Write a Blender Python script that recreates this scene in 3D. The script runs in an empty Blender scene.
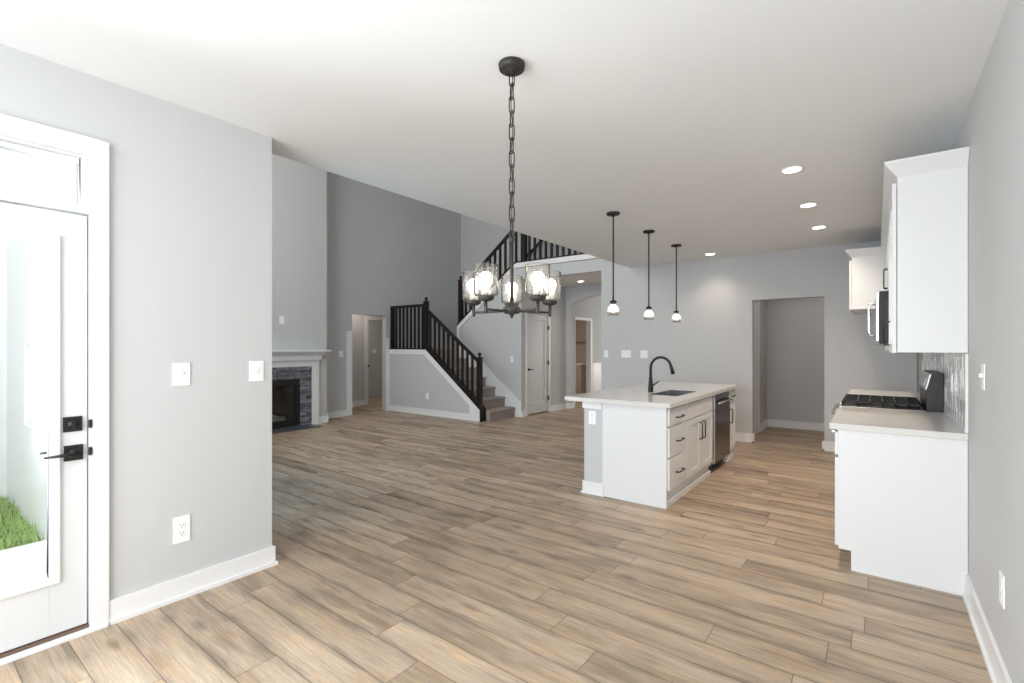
import bpy, bmesh, math, random
from mathutils import Vector
random.seed(7)
SC = bpy.context.scene
COL = SC.collection
R = math.radians

# ------------------------------------------------------------------ camera
cd = bpy.data.cameras.new('camera'); cam = bpy.data.objects.new('camera', cd); COL.objects.link(cam)
cam.location = (0, 0, 1.40); cam.rotation_euler = (R(90), 0, R(37.14))
cd.sensor_width = 36; cd.lens = 481 / 1024 * 36; cd.shift_y = 4.9 / 1024
cd.clip_start = 0.05; cd.clip_end = 200
SC.camera = cam
# ------------------------------------------------------------------ world, exposure
SC.view_settings.view_transform = 'Standard'; SC.view_settings.look = 'None'
SC.view_settings.exposure = 1.40; SC.view_settings.gamma = 1.0; SC.view_settings.use_curve_mapping = False
w = bpy.data.worlds.new('sky'); SC.world = w; w.use_nodes = True
bg = w.node_tree.nodes['Background']; bg.inputs[0].default_value = (0.97, 0.985, 1.0, 1); bg.inputs[1].default_value = 0.50
cy = SC.cycles
cy.max_bounces = 10; cy.diffuse_bounces = 6; cy.glossy_bounces = 4; cy.transparent_max_bounces = 16; cy.transmission_bounces = 6
cy.caustics_reflective = False; cy.caustics_refractive = False; cy.sample_clamp_indirect = 6; cy.use_denoising = True

def area(name, loc, rot, sx, sy, power, color=(1, 1, 1)):
    d = bpy.data.lights.new(name, 'AREA'); d.shape = 'RECTANGLE'; d.size = sx; d.size_y = sy; d.energy = power; d.color = color
    o = bpy.data.objects.new(name, d); COL.objects.link(o); o.location = loc; o.rotation_euler = rot; return o
# daylight entering by the windows (each lamp at a modelled opening, facing in; the high window is added)
area('daylight_dining_window', (-1.35, -1.90, 1.40), (R(90), 0, 0), 2.6, 1.9, 60, (0.90, 0.955, 1.0))
area('daylight_side_window', (-3.30, -1.00, 1.40), (R(90), 0, R(-90)), 1.0, 1.8, 23, (0.90, 0.955, 1.0))
area('daylight_patio_door', (-3.22, 0.18, 1.15), (R(90), 0, R(-90)), 0.58, 1.5, 16, (0.88, 0.95, 1.0))
area('daylight_great_room_low', (-4.83, 0.72, 1.42), (R(90), 0, 0), 1.3, 1.4, 78, (0.84, 0.93, 1.0))
area('added_light_great_room_high', (-5.85, 0.72, 3.7), (R(90), 0, 0), 3.9, 1.7, 74, (1.0, 0.955, 0.90))  # fill through an unseen high window added to light the great room
area('daylight_foyer', (-3.6, 14.1, 1.3), (R(90), 0, R(180)), 1.4, 1.8, 20, (0.97, 0.97, 0.97))
# fill lights added to brighten the side rooms, no fixtures, unseen behind door heads
area('passage_fill_light', (-0.5, 8.5, 2.70), (0, 0, 0), 0.5, 0.5, 1.8, (1.0, 0.88, 0.80))
area('bathroom_fill_light', (-6.8, 11.2, 2.70), (0, 0, 0), 0.5, 0.5, 9, (1.0, 0.92, 0.84))
area('back_hall_fill_light', (-9.2, 6.6, 2.46), (0, 0, 0), 0.4, 0.4, 2.2, (1.0, 0.88, 0.78))
area('back_room_fill_light', (-10.5, 7.6, 2.46), (0, 0, 0), 0.4, 0.4, 2.2, (1.0, 0.88, 0.78))

# ------------------------------------------------------------------ mesh helpers
class MB:
    def __init__(s): s.v = []; s.f = []; s.sm = []
    def add(s, vs, fs, smooth=False):
        n = len(s.v); s.v += [tuple(p) for p in vs]
        for f in fs: s.f.append([i + n for i in f]); s.sm.append(smooth)
        return s
    def box(s, x0, x1, y0, y1, z0, z1):
        x0, x1 = min(x0, x1), max(x0, x1); y0, y1 = min(y0, y1), max(y0, y1); z0, z1 = min(z0, z1), max(z0, z1)
        return s.add([(x0,y0,z0),(x1,y0,z0),(x1,y1,z0),(x0,y1,z0),(x0,y0,z1),(x1,y0,z1),(x1,y1,z1),(x0,y1,z1)],
              [(0,3,2,1),(4,5,6,7),(0,1,5,4),(1,2,6,5),(2,3,7,6),(3,0,4,7)])
    def frus(s, r0, z0, r1, z1):
        a, b, c, d = r0; e, f, g, h = r1
        return s.add([(a,c,z0),(b,c,z0),(b,d,z0),(a,d,z0),(e,g,z1),(f,g,z1),(f,h,z1),(e,h,z1)],
              [(0,3,2,1),(4,5,6,7),(0,1,5,4),(1,2,6,5),(2,3,7,6),(3,0,4,7)])
    def prism(s, pts, axis, a, b):
        n = len(pts)
        def mk(p, t):
            return (t, p[0], p[1]) if axis == 'X' else (p[0], t, p[1]) if axis == 'Y' else (p[0], p[1], t)
        return s.add([mk(p, a) for p in pts] + [mk(p, b) for p in pts],
              [list(range(n))[::-1], list(range(n, 2 * n))] + [(i, (i + 1) % n, n + (i + 1) % n, n + i) for i in range(n)])
    def tube(s, pts, r, seg=8, closed=False, cap=True):
        pts = [Vector(p) for p in pts]; n = len(pts); rs = r if isinstance(r, (list, tuple)) else [r] * n
        T = []
        for i in range(n):
            if closed: t = pts[(i + 1) % n] - pts[i - 1]
            else: t = pts[min(i + 1, n - 1)] - pts[max(i - 1, 0)]
            T.append(t.normalized())
        u = T[0].orthogonal().normalized(); vs = []
        for i in range(n):
            u = (u - T[i] * u.dot(T[i])).normalized(); b = T[i].cross(u)
            for k in range(seg):
                a = 2 * math.pi * k / seg
                vs.append(pts[i] + (u * math.cos(a) + b * math.sin(a)) * rs[i])
        fs = []
        for i in range(n if closed else n - 1):
            j = (i + 1) % n
            for k in range(seg): fs.append((i*seg+k, i*seg+(k+1)%seg, j*seg+(k+1)%seg, j*seg+k))
        s.add(vs, fs, True)
        if cap and not closed:
            m = len(s.v) - n * seg
            s.f.append([m + k for k in range(seg)][::-1]); s.sm.append(False)
            s.f.append([m + (n - 1) * seg + k for k in range(seg)]); s.sm.append(False)
        return s
    def lathe(s, prof, c, seg=24, axis='Z', smooth=True):
        vs = []; n = len(prof)
        for r, h in prof:
            for k in range(seg):
                a = 2 * math.pi * k / seg; p, q = max(r, 1e-5) * math.cos(a), max(r, 1e-5) * math.sin(a)
                vs.append((c[0]+p, c[1]+q, c[2]+h) if axis == 'Z' else (c[0]+h, c[1]+p, c[2]+q) if axis == 'X' else (c[0]+q, c[1]+h, c[2]+p))
        fs = []
        for i in range(n - 1):
            for k in range(seg): fs.append((i*seg+k, i*seg+(k+1)%seg, (i+1)*seg+(k+1)%seg, (i+1)*seg+k))
        return s.add(vs, fs, smooth)
    def ball(s, c, r, seg=16, sz=1.0):
        return s.lathe([(r*math.sin(math.pi*i/10), -r*sz*math.cos(math.pi*i/10)) for i in range(11)], c, seg)
    def build(s, name, mat, parent=None, bevel=0, loc=None):
        off = Vector((0, 0, 0))
        if parent is not None:
            p = parent
            while p is not None: off += p.location; p = p.parent
        elif loc is not None: off = Vector(loc)
        me = bpy.data.meshes.new(name)
        me.from_pydata([Vector(v) - off for v in s.v], [], s.f)
        for pl, sm in zip(me.polygons, s.sm): pl.use_smooth = sm
        bm = bmesh.new(); bm.from_mesh(me); bmesh.ops.remove_doubles(bm, verts=bm.verts, dist=1e-6)
        bmesh.ops.recalc_face_normals(bm, faces=bm.faces)
        if bevel:
            es = [e for e in bm.edges if len(e.link_faces) == 2 and e.calc_face_angle(0) > 0.6 and not any(f.smooth for f in e.link_faces)]
            bmesh.ops.bevel(bm, geom=es, offset=bevel, segments=2, affect='EDGES', profile=0.5)
        bm.to_mesh(me); bm.free()
        me.materials.append(mat)
        o = bpy.data.objects.new(name, me); COL.objects.link(o)
        if parent is not None: o.parent = parent
        elif loc is not None: o.location = loc
        return o
def tag(o, label, cat, group=None, kind=None):
    o['label'] = label; o['category'] = cat
    if group: o['group'] = group
    if kind: o['kind'] = kind
    return o
def thing(name, label, cat, loc, group=None):
    o = bpy.data.objects.new(name, None); COL.objects.link(o); o.location = loc; o.empty_display_size = 0.1
    return tag(o, label, cat, group)
def struct(name, mb, mat, bevel=0, label=None):
    o = mb.build(name, mat, None, bevel); o['kind'] = 'structure'
    if label: o['label'] = label
    return o
def copy_tree(o, parent=None):
    c = o.copy(); COL.objects.link(c)
    if parent is not None: c.parent = parent
    for ch in list(o.children): copy_tree(ch, c)
    return c

# ------------------------------------------------------------------ materials
def nt(name):
    m = bpy.data.materials.new(name); m.use_nodes = True
    return m, m.node_tree.nodes, m.node_tree.links, m.node_tree.nodes['Principled BSDF']
def plain(name, col, rough=0.5, metal=0.0, bump=0.0, bscale=200, var=0.0, spec=None, coat=0):
    m, N, L, b = nt(name)
    b.inputs['Base Color'].default_value = (*col, 1); b.inputs['Roughness'].default_value = rough; b.inputs['Metallic'].default_value = metal
    if spec is not None: b.inputs['Specular IOR Level'].default_value = spec
    if coat: b.inputs['Coat Weight'].default_value = coat
    tc = N.new('ShaderNodeTexCoord')
    nz = N.new('ShaderNodeTexNoise'); nz.inputs['Scale'].default_value = bscale; nz.inputs['Detail'].default_value = 3
    L.new(tc.outputs['Object'], nz.inputs['Vector'])
    if bump:
        bp = N.new('ShaderNodeBump'); bp.inputs['Strength'].default_value = bump; bp.inputs['Distance'].default_value = 0.004
        L.new(nz.outputs['Fac'], bp.inputs['Height']); L.new(bp.outputs['Normal'], b.inputs['Normal'])
    if var:
        n2 = N.new('ShaderNodeTexNoise'); n2.inputs['Scale'].default_value = bscale * 0.6; n2.inputs['Detail'].default_value = 4
        L.new(tc.outputs['Object'], n2.inputs['Vector'])
        mx = N.new('ShaderNodeMix'); mx.data_type = 'RGBA'
        mx.inputs[6].default_value = (*[c * (1 - var) for c in col], 1); mx.inputs[7].default_value = (*[min(1, c * (1 + var)) for c in col], 1)
        L.new(n2.outputs['Fac'], mx.inputs[0]); L.new(mx.outputs[2], b.inputs['Base Color'])
    return m
M = {}
M['wall'] = plain('wall_paint_grey', (0.585, 0.59, 0.595), 0.75, bump=0.05, bscale=160)
M['ceil'] = plain('ceiling_paint_white', (0.82, 0.83, 0.835), 0.9, bump=0.25, bscale=22)
M['trim'] = plain('trim_paint_white', (0.85, 0.85, 0.85), 0.35)
M['door'] = plain('door_paint_white', (0.70, 0.71, 0.72), 0.4)
M['cab'] = plain('cabinet_paint_white', (0.80, 0.805, 0.81), 0.35)
M['plate'] = plain('plastic_white', (0.93, 0.94, 0.95), 0.3)
M['slot'] = plain('plastic_slot_grey', (0.25, 0.25, 0.25), 0.5)
M['espresso'] = plain('wood_espresso', (0.016, 0.011, 0.009), 0.45, bump=0.08, bscale=60, var=0.3, spec=0.3)
M['black'] = plain('metal_matte_black', (0.018, 0.018, 0.019), 0.42, 0.3)
M['bronze'] = plain('metal_dark_bronze', (0.03, 0.027, 0.025), 0.5, 0.2)
M['gunmetal'] = plain('metal_gunmetal', (0.030, 0.027, 0.025), 0.5, 0.1)
M['steel'] = plain('stainless_steel', (0.62, 0.62, 0.62), 0.2, 1.0)
M['chrome'] = plain('chrome', (0.80, 0.80, 0.80), 0.12, 1.0)
M['darksteel'] = plain('black_stainless', (0.13, 0.115, 0.105), 0.16, 0.9)
M['blackglass'] = plain('black_glass', (0.012, 0.014, 0.018), 0.06, 0.0, coat=0.5)
M['castiron'] = plain('cast_iron', (0.015, 0.015, 0.016), 0.6)
M['quartz'] = plain('quartz_white', (0.74, 0.72, 0.695), 0.12, var=0.02, bscale=90)
M['firebox'] = plain('firebox_black', (0.010, 0.010, 0.011), 0.5)
M['slate_tile'] = plain('hearth_slate', (0.075, 0.085, 0.10), 0.35, var=0.2, bscale=8)
M['log'] = plain('ceramic_log', (0.30, 0.26, 0.22), 0.9, bump=0.5, bscale=30, var=0.4)
M['siding'] = plain('siding_white', (0.86, 0.865, 0.87), 0.6)
M['concrete'] = plain('patio_concrete', (0.80, 0.79, 0.77), 0.9, bump=0.2, bscale=40, var=0.05)
M['soil'] = plain('lawn_soil', (0.13, 0.22, 0.05), 1.0, var=0.3, bscale=20)
M['grass'] = plain('grass_green', (0.40, 0.56, 0.18), 0.7, var=0.45, bscale=5)
M['threshold'] = plain('threshold_bronze', (0.16, 0.10, 0.07), 0.5)
M['bathwall'] = plain('wall_paint_beige', (0.40, 0.34, 0.28), 0.8)
M['vanity'] = plain('vanity_paint_greige', (0.50, 0.45, 0.40), 0.5)
M['socket'] = plain('lamp_socket', (0.75, 0.73, 0.70), 0.4)

def carpet():
    m, N, L, b = nt('carpet_taupe'); b.inputs['Roughness'].default_value = 1.0; b.inputs['Specular IOR Level'].default_value = 0.05
    tc = N.new('ShaderNodeTexCoord'); nz = N.new('ShaderNodeTexNoise'); nz.inputs['Scale'].default_value = 90; nz.inputs['Detail'].default_value = 5
    L.new(tc.outputs['Object'], nz.inputs['Vector'])
    cr = N.new('ShaderNodeValToRGB'); cr.color_ramp.elements[0].position = 0.3; cr.color_ramp.elements[1].position = 0.72
    cr.color_ramp.elements[0].color = (0.27, 0.23, 0.21, 1); cr.color_ramp.elements[1].color = (0.56, 0.49, 0.45, 1)
    L.new(nz.outputs['Fac'], cr.inputs['Fac']); L.new(cr.outputs['Color'], b.inputs['Base Color'])
    bp = N.new('ShaderNodeBump'); bp.inputs['Strength'].default_value = 0.8; bp.inputs['Distance'].default_value = 0.01
    L.new(nz.outputs['Fac'], bp.inputs['Height']); L.new(bp.outputs['Normal'], b.inputs['Normal'])
    return m
M['carpet'] = carpet()

def emit(name, col, st):
    m = bpy.data.materials.new(name); m.use_nodes = True; N = m.node_tree.nodes; N.clear()
    e = N.new('ShaderNodeEmission'); e.inputs[0].default_value = (*col, 1); e.inputs[1].default_value = st
    o = N.new('ShaderNodeOutputMaterial'); m.node_tree.links.new(e.outputs[0], o.inputs[0]); return m
M['bulb'] = emit('bulb_glow', (1.0, 0.93, 0.84), 5.5)
M['lens'] = emit('downlight_lens_glow', (1.0, 0.94, 0.87), 5)

def glass(name, tint, bump=0.0, bscale=60, base=0.04, frost=0.0):
    m = bpy.data.materials.new(name); m.use_nodes = True; N = m.node_tree.nodes; L = m.node_tree.links; N.clear()
    t = N.new('ShaderNodeBsdfTransparent'); t.inputs[0].default_value = (*tint, 1)
    g = N.new('ShaderNodeBsdfGlossy'); g.inputs['Roughness'].default_value = 0.03
    f = N.new('ShaderNodeLayerWeight'); f.inputs['Blend'].default_value = 0.12
    ad = N.new('ShaderNodeMath'); ad.operation = 'MAXIMUM'; ad.inputs[1].default_value = base
    mx = N.new('ShaderNodeMixShader'); o = N.new('ShaderNodeOutputMaterial')
    L.new(f.outputs['Fresnel'], ad.inputs[0]); L.new(ad.outputs[0], mx.inputs[0]); L.new(t.outputs[0], mx.inputs[1]); L.new(g.outputs[0], mx.inputs[2])
    last = mx
    if frost:
        tr = N.new('ShaderNodeBsdfTranslucent'); tr.inputs[0].default_value = (0.95, 0.93, 0.9, 1)
        m2 = N.new('ShaderNodeMixShader'); m2.inputs[0].default_value = frost
        L.new(mx.outputs[0], m2.inputs[1]); L.new(tr.outputs[0], m2.inputs[2]); last = m2
    if bump:
        tc = N.new('ShaderNodeTexCoord'); nz = N.new('ShaderNodeTexNoise'); nz.inputs['Scale'].default_value = bscale; nz.inputs['Detail'].default_value = 2
        L.new(tc.outputs['Object'], nz.inputs['Vector'])
        bp = N.new('ShaderNodeBump'); bp.inputs['Strength'].default_value = bump; bp.inputs['Distance'].default_value = 0.01
        L.new(nz.outputs['Fac'], bp.inputs['Height']); L.new(bp.outputs['Normal'], g.inputs['Normal']); L.new(bp.outputs['Normal'], f.inputs['Normal'])
    L.new(last.outputs[0], o.inputs[0]); return m
M['pane'] = glass('window_pane', (0.97, 0.98, 0.98))
M['bluepane'] = glass('window_pane_pale_blue', (0.35, 0.50, 0.60), base=0.30)
M['seeded'] = glass('seeded_glass', (0.95, 0.94, 0.92), 0.12, 70, 0.05, 0.03)
M['bellglass'] = glass('clear_bell_glass', (0.95, 0.95, 0.94), 0.06, 60, 0.06, 0.30)

def floor_mat():
    m, N, L, b = nt('floor_oak_planks')
    def math_(op, a, bb=None, c=None):
        n = N.new('ShaderNodeMath'); n.operation = op
        for i, x in enumerate((a, bb, c)):
            if x is None: continue
            if isinstance(x, (int, float)): n.inputs[i].default_value = x
            else: L.new(x, n.inputs[i])
        return n.outputs[0]
    tc = N.new('ShaderNodeTexCoord'); sp = N.new('ShaderNodeSeparateXYZ'); L.new(tc.outputs['Object'], sp.inputs[0])
    x, y = sp.outputs[0], sp.outputs[1]
    W, LEN = 0.1815, 1.22
    yr = math_('DIVIDE', math_('SUBTRACT', y, 2.725), W); row = math_('FLOOR', yr); fy = math_('FRACT', yr)
    wn = N.new('ShaderNodeTexWhiteNoise'); wn.noise_dimensions = '1D'; L.new(row, wn.inputs['W'])
    xr = math_('ADD', math_('DIVIDE', x, LEN), math_('MULTIPLY', wn.outputs['Value'], 7.0)); idx = math_('FLOOR', xr); fx = math_('FRACT', xr)
    cb = N.new('ShaderNodeCombineXYZ'); L.new(row, cb.inputs[0]); L.new(idx, cb.inputs[1])
    pn = N.new('ShaderNodeTexWhiteNoise'); pn.noise_dimensions = '2D'; L.new(cb.outputs[0], pn.inputs['Vector'])
    # grain coordinates: stretched along the plank, shifted per plank
    gv = N.new('ShaderNodeCombineXYZ')
    L.new(math_('ADD', math_('MULTIPLY', x, 1.6), math_('MULTIPLY', pn.outputs['Value'], 37.0)), gv.inputs[0])
    L.new(math_('MULTIPLY', y, 22.0), gv.inputs[1]); L.new(math_('MULTIPLY', pn.outputs['Value'], 11.0), gv.inputs[2])
    g1 = N.new('ShaderNodeTexNoise'); g1.inputs['Scale'].default_value = 1.3; g1.inputs['Detail'].default_value = 8; g1.inputs['Roughness'].default_value = 0.62; g1.inputs['Distortion'].default_value = 0.6
    L.new(gv.outputs[0], g1.inputs['Vector'])
    gv2 = N.new('ShaderNodeCombineXYZ')
    L.new(math_('ADD', math_('MULTIPLY', x, 1.1), math_('MULTIPLY', pn.outputs['Value'], 53.0)), gv2.inputs[0]); L.new(math_('MULTIPLY', y, 5.0), gv2.inputs[1])
    g2 = N.new('ShaderNodeTexNoise'); g2.inputs['Scale'].default_value = 1.6; g2.inputs['Detail'].default_value = 4
    L.new(gv2.outputs[0], g2.inputs['Vector'])
    gv3 = N.new('ShaderNodeCombineXYZ')
    L.new(math_('MULTIPLY', x, 3.0), gv3.inputs[0]); L.new(math_('MULTIPLY', y, 9.0), gv3.inputs[1]); L.new(math_('MULTIPLY', pn.outputs['Value'], 3.0), gv3.inputs[2])
    kn = N.new('ShaderNodeTexVoronoi'); kn.inputs['Scale'].default_value = 0.55; L.new(gv3.outputs[0], kn.inputs['Vector'])
    knot = N.new('ShaderNodeMapRange'); knot.inputs[1].default_value = 0.03; knot.inputs[2].default_value = 0.16; knot.inputs[3].default_value = 0.55; knot.inputs[4].default_value = 1.0
    L.new(kn.outputs['Distance'], knot.inputs[0])
    tone = math_('ADD', math_('ADD', math_('MULTIPLY', g1.outputs['Fac'], 0.55), math_('MULTIPLY', g2.outputs['Fac'], 0.75)), math_('MULTIPLY', pn.outputs['Value'], 0.26))
    tone = math_('SUBTRACT', tone, 0.28)
    cr = N.new('ShaderNodeValToRGB'); e = cr.color_ramp.elements
    e[0].position = 0.18; e[0].color = (0.20, 0.147, 0.103, 1); e[1].position = 0.78; e[1].color = (0.58, 0.455, 0.342, 1)
    k = e.new(0.5); k.color = (0.44, 0.338, 0.247, 1)
    L.new(tone, cr.inputs['Fac'])
    # seams
    ex = math_('MULTIPLY', math_('MINIMUM', fx, math_('SUBTRACT', 1.0, fx)), LEN)
    ey = math_('MULTIPLY', math_('MINIMUM', fy, math_('SUBTRACT', 1.0, fy)), W)
    ed = math_('MINIMUM', ex, ey)
    sm = N.new('ShaderNodeMapRange'); sm.inputs[1].default_value = 0.0005; sm.inputs[2].default_value = 0.0032; sm.inputs[3].default_value = 0.38; sm.inputs[4].default_value = 1.0
    L.new(ed, sm.inputs[0])
    gf = N.new('ShaderNodeCombineXYZ')
    L.new(math_('ADD', math_('MULTIPLY', x, 5.0), math_('MULTIPLY', pn.outputs['Value'], 91.0)), gf.inputs[0]); L.new(math_('MULTIPLY', y, 110.0), gf.inputs[1])
    fine = N.new('ShaderNodeTexNoise'); fine.inputs['Scale'].default_value = 1.0; fine.inputs['Detail'].default_value = 5; fine.inputs['Roughness'].default_value = 0.7
    L.new(gf.outputs[0], fine.inputs['Vector'])
    fr = N.new('ShaderNodeMapRange'); fr.inputs[1].default_value = 0.3; fr.inputs[2].default_value = 0.7; fr.inputs[3].default_value = 0.72; fr.inputs[4].default_value = 1.2
    L.new(fine.outputs['Fac'], fr.inputs[0])
    # boards darken irregularly towards their long edges
    gw = N.new('ShaderNodeCombineXYZ'); L.new(math_('ADD', math_('MULTIPLY', x, 2.2), math_('MULTIPLY', pn.outputs['Value'], 17.0)), gw.inputs[0]); L.new(math_('MULTIPLY', y, 9.0), gw.inputs[1])
    ew = N.new('ShaderNodeTexNoise'); ew.inputs['Scale'].default_value = 1.5; ew.inputs['Detail'].default_value = 4; L.new(gw.outputs[0], ew.inputs['Vector'])
    er = N.new('ShaderNodeMapRange'); er.interpolation_type = 'SMOOTHSTEP'; er.inputs[1].default_value = 0.0; er.inputs[2].default_value = 0.045; er.inputs[3].default_value = 0.76; er.inputs[4].default_value = 1.04
    L.new(math_('ADD', ey, math_('MULTIPLY', math_('SUBTRACT', ew.outputs['Fac'], 0.42), 0.16)), er.inputs[0])
    mul = N.new('ShaderNodeVectorMath'); mul.operation = 'SCALE'
    hue = N.new('ShaderNodeMix'); hue.data_type = 'RGBA'; hue.blend_type = 'MULTIPLY'; hue.inputs[7].default_value = (1.07, 0.99, 0.88, 1)
    hr_ = N.new('ShaderNodeMapRange'); hr_.inputs[1].default_value = 0.5; hr_.inputs[2].default_value = 0.68; L.new(ew.outputs['Fac'], hr_.inputs[0])
    L.new(hr_.outputs[0], hue.inputs[0]); L.new(cr.outputs['Color'], hue.inputs[6])
    L.new(hue.outputs[2], mul.inputs[0]); L.new(math_('MULTIPLY', math_('MULTIPLY', sm.outputs[0], knot.outputs[0]), math_('MULTIPLY', fr.outputs[0], er.outputs[0])), mul.inputs['Scale'])
    L.new(mul.outputs[0], b.inputs['Base Color'])
    b.inputs['Roughness'].default_value = 0.42; b.inputs['Specular IOR Level'].default_value = 0.35
    bp = N.new('ShaderNodeBump'); bp.inputs['Strength'].default_value = 0.15; bp.inputs['Distance'].default_value = 0.002
    L.new(math_('ADD', math_('MULTIPLY', g1.outputs['Fac'], 0.4), sm.outputs[0]), bp.inputs['Height']); L.new(bp.outputs['Normal'], b.inputs['Normal'])
    return m
M['floor'] = floor_mat()

def stone_mat():
    m, N, L, b = nt('ledger_stone'); b.inputs['Roughness'].default_value = 0.75
    tc = N.new('ShaderNodeTexCoord'); g = N.new('ShaderNodeNewGeometry')
    nz = N.new('ShaderNodeTexNoise'); nz.inputs['Scale'].default_value = 14; nz.inputs['Detail'].default_value = 7
    L.new(tc.outputs['Object'], nz.inputs['Vector'])
    ad = N.new('ShaderNodeMath'); ad.operation = 'MULTIPLY_ADD'; ad.inputs[1].default_value = 0.5; L.new(g.outputs['Random Per Island'], ad.inputs[0]); L.new(nz.outputs['Fac'], ad.inputs[2])
    cr = N.new('ShaderNodeValToRGB'); e = cr.color_ramp.elements
    e[0].position = 0.35; e[0].color = (0.05, 0.053, 0.062, 1); e[1].position = 1.0; e[1].color = (0.30, 0.31, 0.34, 1)
    k = e.new(0.7); k.color = (0.165, 0.17, 0.19, 1)
    L.new(ad.outputs[0], cr.inputs['Fac']); L.new(cr.outputs['Color'], b.inputs['Base Color'])
    bp = N.new('ShaderNodeBump'); bp.inputs['Strength'].default_value = 0.8; bp.inputs['Distance'].default_value = 0.02
    L.new(nz.outputs['Fac'], bp.inputs['Height']); L.new(bp.outputs['Normal'], b.inputs['Normal'])
    return m
M['stone'] = stone_mat()
M['tile'] = plain('glazed_tile', (0.76, 0.76, 0.76), 0.08, bump=0.35, bscale=18)
M['grout'] = plain('tile_grout', (0.55, 0.55, 0.55), 0.9)

# ================================================================== THE SETTING
H = 2.74; GH = 5.4; YF = 7.70; XW = -8.5; XC = -5.60
struct('floor', MB().box(-3.25, 0.52, -2.05, 0.95, -0.12, 0.0).box(-11.4, 0.52, 0.95, 14.4, -0.12, 0.0), M['floor'])
# ceilings
struct('ceiling', MB().box(-3.35, 0.52, -2.05, YF, H, H + 0.2).box(-3.86, 0.52, YF + 0.12, 9.6, H, H + 0.2), M['ceil'])
struct('ceiling_hall', MB().box(XC - 0.12, -3.86, 7.82, 14.4, H, H + 0.005).box(-7.9, XC - 0.12, 9.17, 14.4, H, H + 0.005).box(-3.86, -2.4, 9.6, 14.4, H, H + 0.02), M['ceil'])
struct('ceiling_great_room', MB().box(-8.64, -3.2, 0.8, 9.2, GH, GH + 0.15), M['ceil'])
# dining: right wall, rear wall (behind the camera), left wall with the patio door
struct('wall_right', MB().box(0.41, 0.52, -2.05, 9.6, 0, H), M['wall'])
o = MB()
o.box(-3.25, -2.65, -2.0, -1.85, 0, H).box(-0.05, 0.40, -2.0, -1.85, 0, H).box(-2.65, -0.05, -2.0, -1.85, 0, 0.45).box(-2.65, -0.05, -2.0, -1.85, 2.35, H)
struct('wall_rear', o, M['wall'])
o = MB()
o.box(-3.25, -3.09, -1.85, -1.5, 0, H).box(-3.25, -3.09, -1.5, -0.5, 0, 0.5).box(-3.25, -3.09, -1.5, -0.5, 2.3, H)
o.prism([(-0.5, 0), (-0.295, 0), (-0.295, 2.335), (0.645, 2.335), (0.645, 0), (1.53, 0), (1.53, H), (-0.5, H)], 'X', -3.25, -3.09)
struct('wall_left', o, M['wall'])
# great room shell
struct('wall_great_room_east', MB().box(-3.35, -3.22, 0.95, 9.05, H + 0.2, GH), M['wall'])
o = MB()
o.prism([(0.95, 0), (5.833, 0), (5.833, 2.065), (6.684, 2.065), (6.684, 0), (9.05, 0), (9.05, GH), (0.95, GH)], 'X', XW - 0.13, XW)
struct('wall_great_room_west', o, M['wall'])
o = MB()
for a, b_, c, d in ((-8.63, -7.9, 0, GH), (-7.9, -6.55, 0, 2.85), (-4.15, -3.8, 0, 2.85), (-3.8, -3.22, 0, GH), (-6.55, -6.1, 0, 0.7), (-6.1, -5.72, 0, 0.7), (-5.72, -5.52, 0, 2.15), (-5.52, -4.15, 0, 0.7),
                    (-6.55, -6.1, 0.7, 2.15), (-6.1, -5.72, 1.42, 2.15), (-6.55, -4.15, 2.15, 2.85), (-7.9, -3.8, 4.55, GH)):
    o.box(a, b_, 0.80, 0.95, c if c else -0.3, d)
struct('wall_great_room_south', o, M['siding'])
struct('wall_great_room_north', MB().box(XW, XC - 0.12, 9.05, 9.17, 0, H).box(XW, -3.35, 9.05, 9.17, H + 0.32, GH).box(XW, XC, 9.05, 9.17, H, H + 0.32), M['wall'])
# kitchen far wall with the pantry opening, carried on as the header over the hall
o = MB()
o.prism([(-3.86, 0), (-1.44, 0), (-1.44, 2.075), (-0.557, 2.075), (-0.557, 0), (0.40, 0), (0.40, H), (-3.35, H), (-3.35, 2.955), (-5.60, 2.955), (-5.60, 2.735), (-3.86, 2.735)], 'Y', YF, YF + 0.12)
struct('wall_far', o, M['wall'])
# passage behind the kitchen
struct('wall_passage_back', MB().box(-1.66, 0.41, 9.46, 9.6, 0, H), M['wall'])
struct('wall_passage_left', MB().box(-1.66, -1.54, YF + 0.12, 9.46, 0, H), M['wall'])
struct('trim_passage', MB().box(-1.54, -1.522, 8.0, 8.72, 0, 2.1).box(-1.54, -1.515, 8.62, 8.70, 0, 2.16), M['trim'], 0.003)
# wall between the stair flights
KS = 0.767
def wz(x): return 1.738 + (x + 7.319) * KS
o = MB().prism([(-7.32, 0), (XC, 0), (XC, 2.955), (-5.727, 2.955), (-7.32, 1.735)], 'Y', YF, YF + 0.12)
struct('wall_stair_upper', o, M['wall'])
o = MB()
o.prism([(-7.325, 1.58), (-7.325, 1.745), (-5.727, 2.965), (-3.86 - 0.0, 2.965), (-3.35, 2.965), (-3.35, 3.06), (-5.70, 3.06), (-5.76, 3.045), (-7.345, 1.84), (-7.345, 1.58)], 'Y', YF - 0.016, YF + 0.13)
struct('trim_stair_upper', o, M['trim'])
o = MB()
o.prism([(-7.325, 1.735), (-7.325, 1.24), (-5.86, 0.05), (-5.86, 0), (-5.60, 0), (-5.60, 0.29), (-7.26, 1.565), (-7.26, 1.785)], 'Y', YF - 0.016, YF - 0.0005)
struct('trim_stair_skirt', o, M['trim'])
struct('trim_upper_floor', MB().box(-5.45, -3.35, YF + 0.13, 9.05, 2.95, 3.06).box(-5.69, -3.35, YF + 0.13, 9.05, 2.75, 2.95), M['carpet'])
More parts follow.
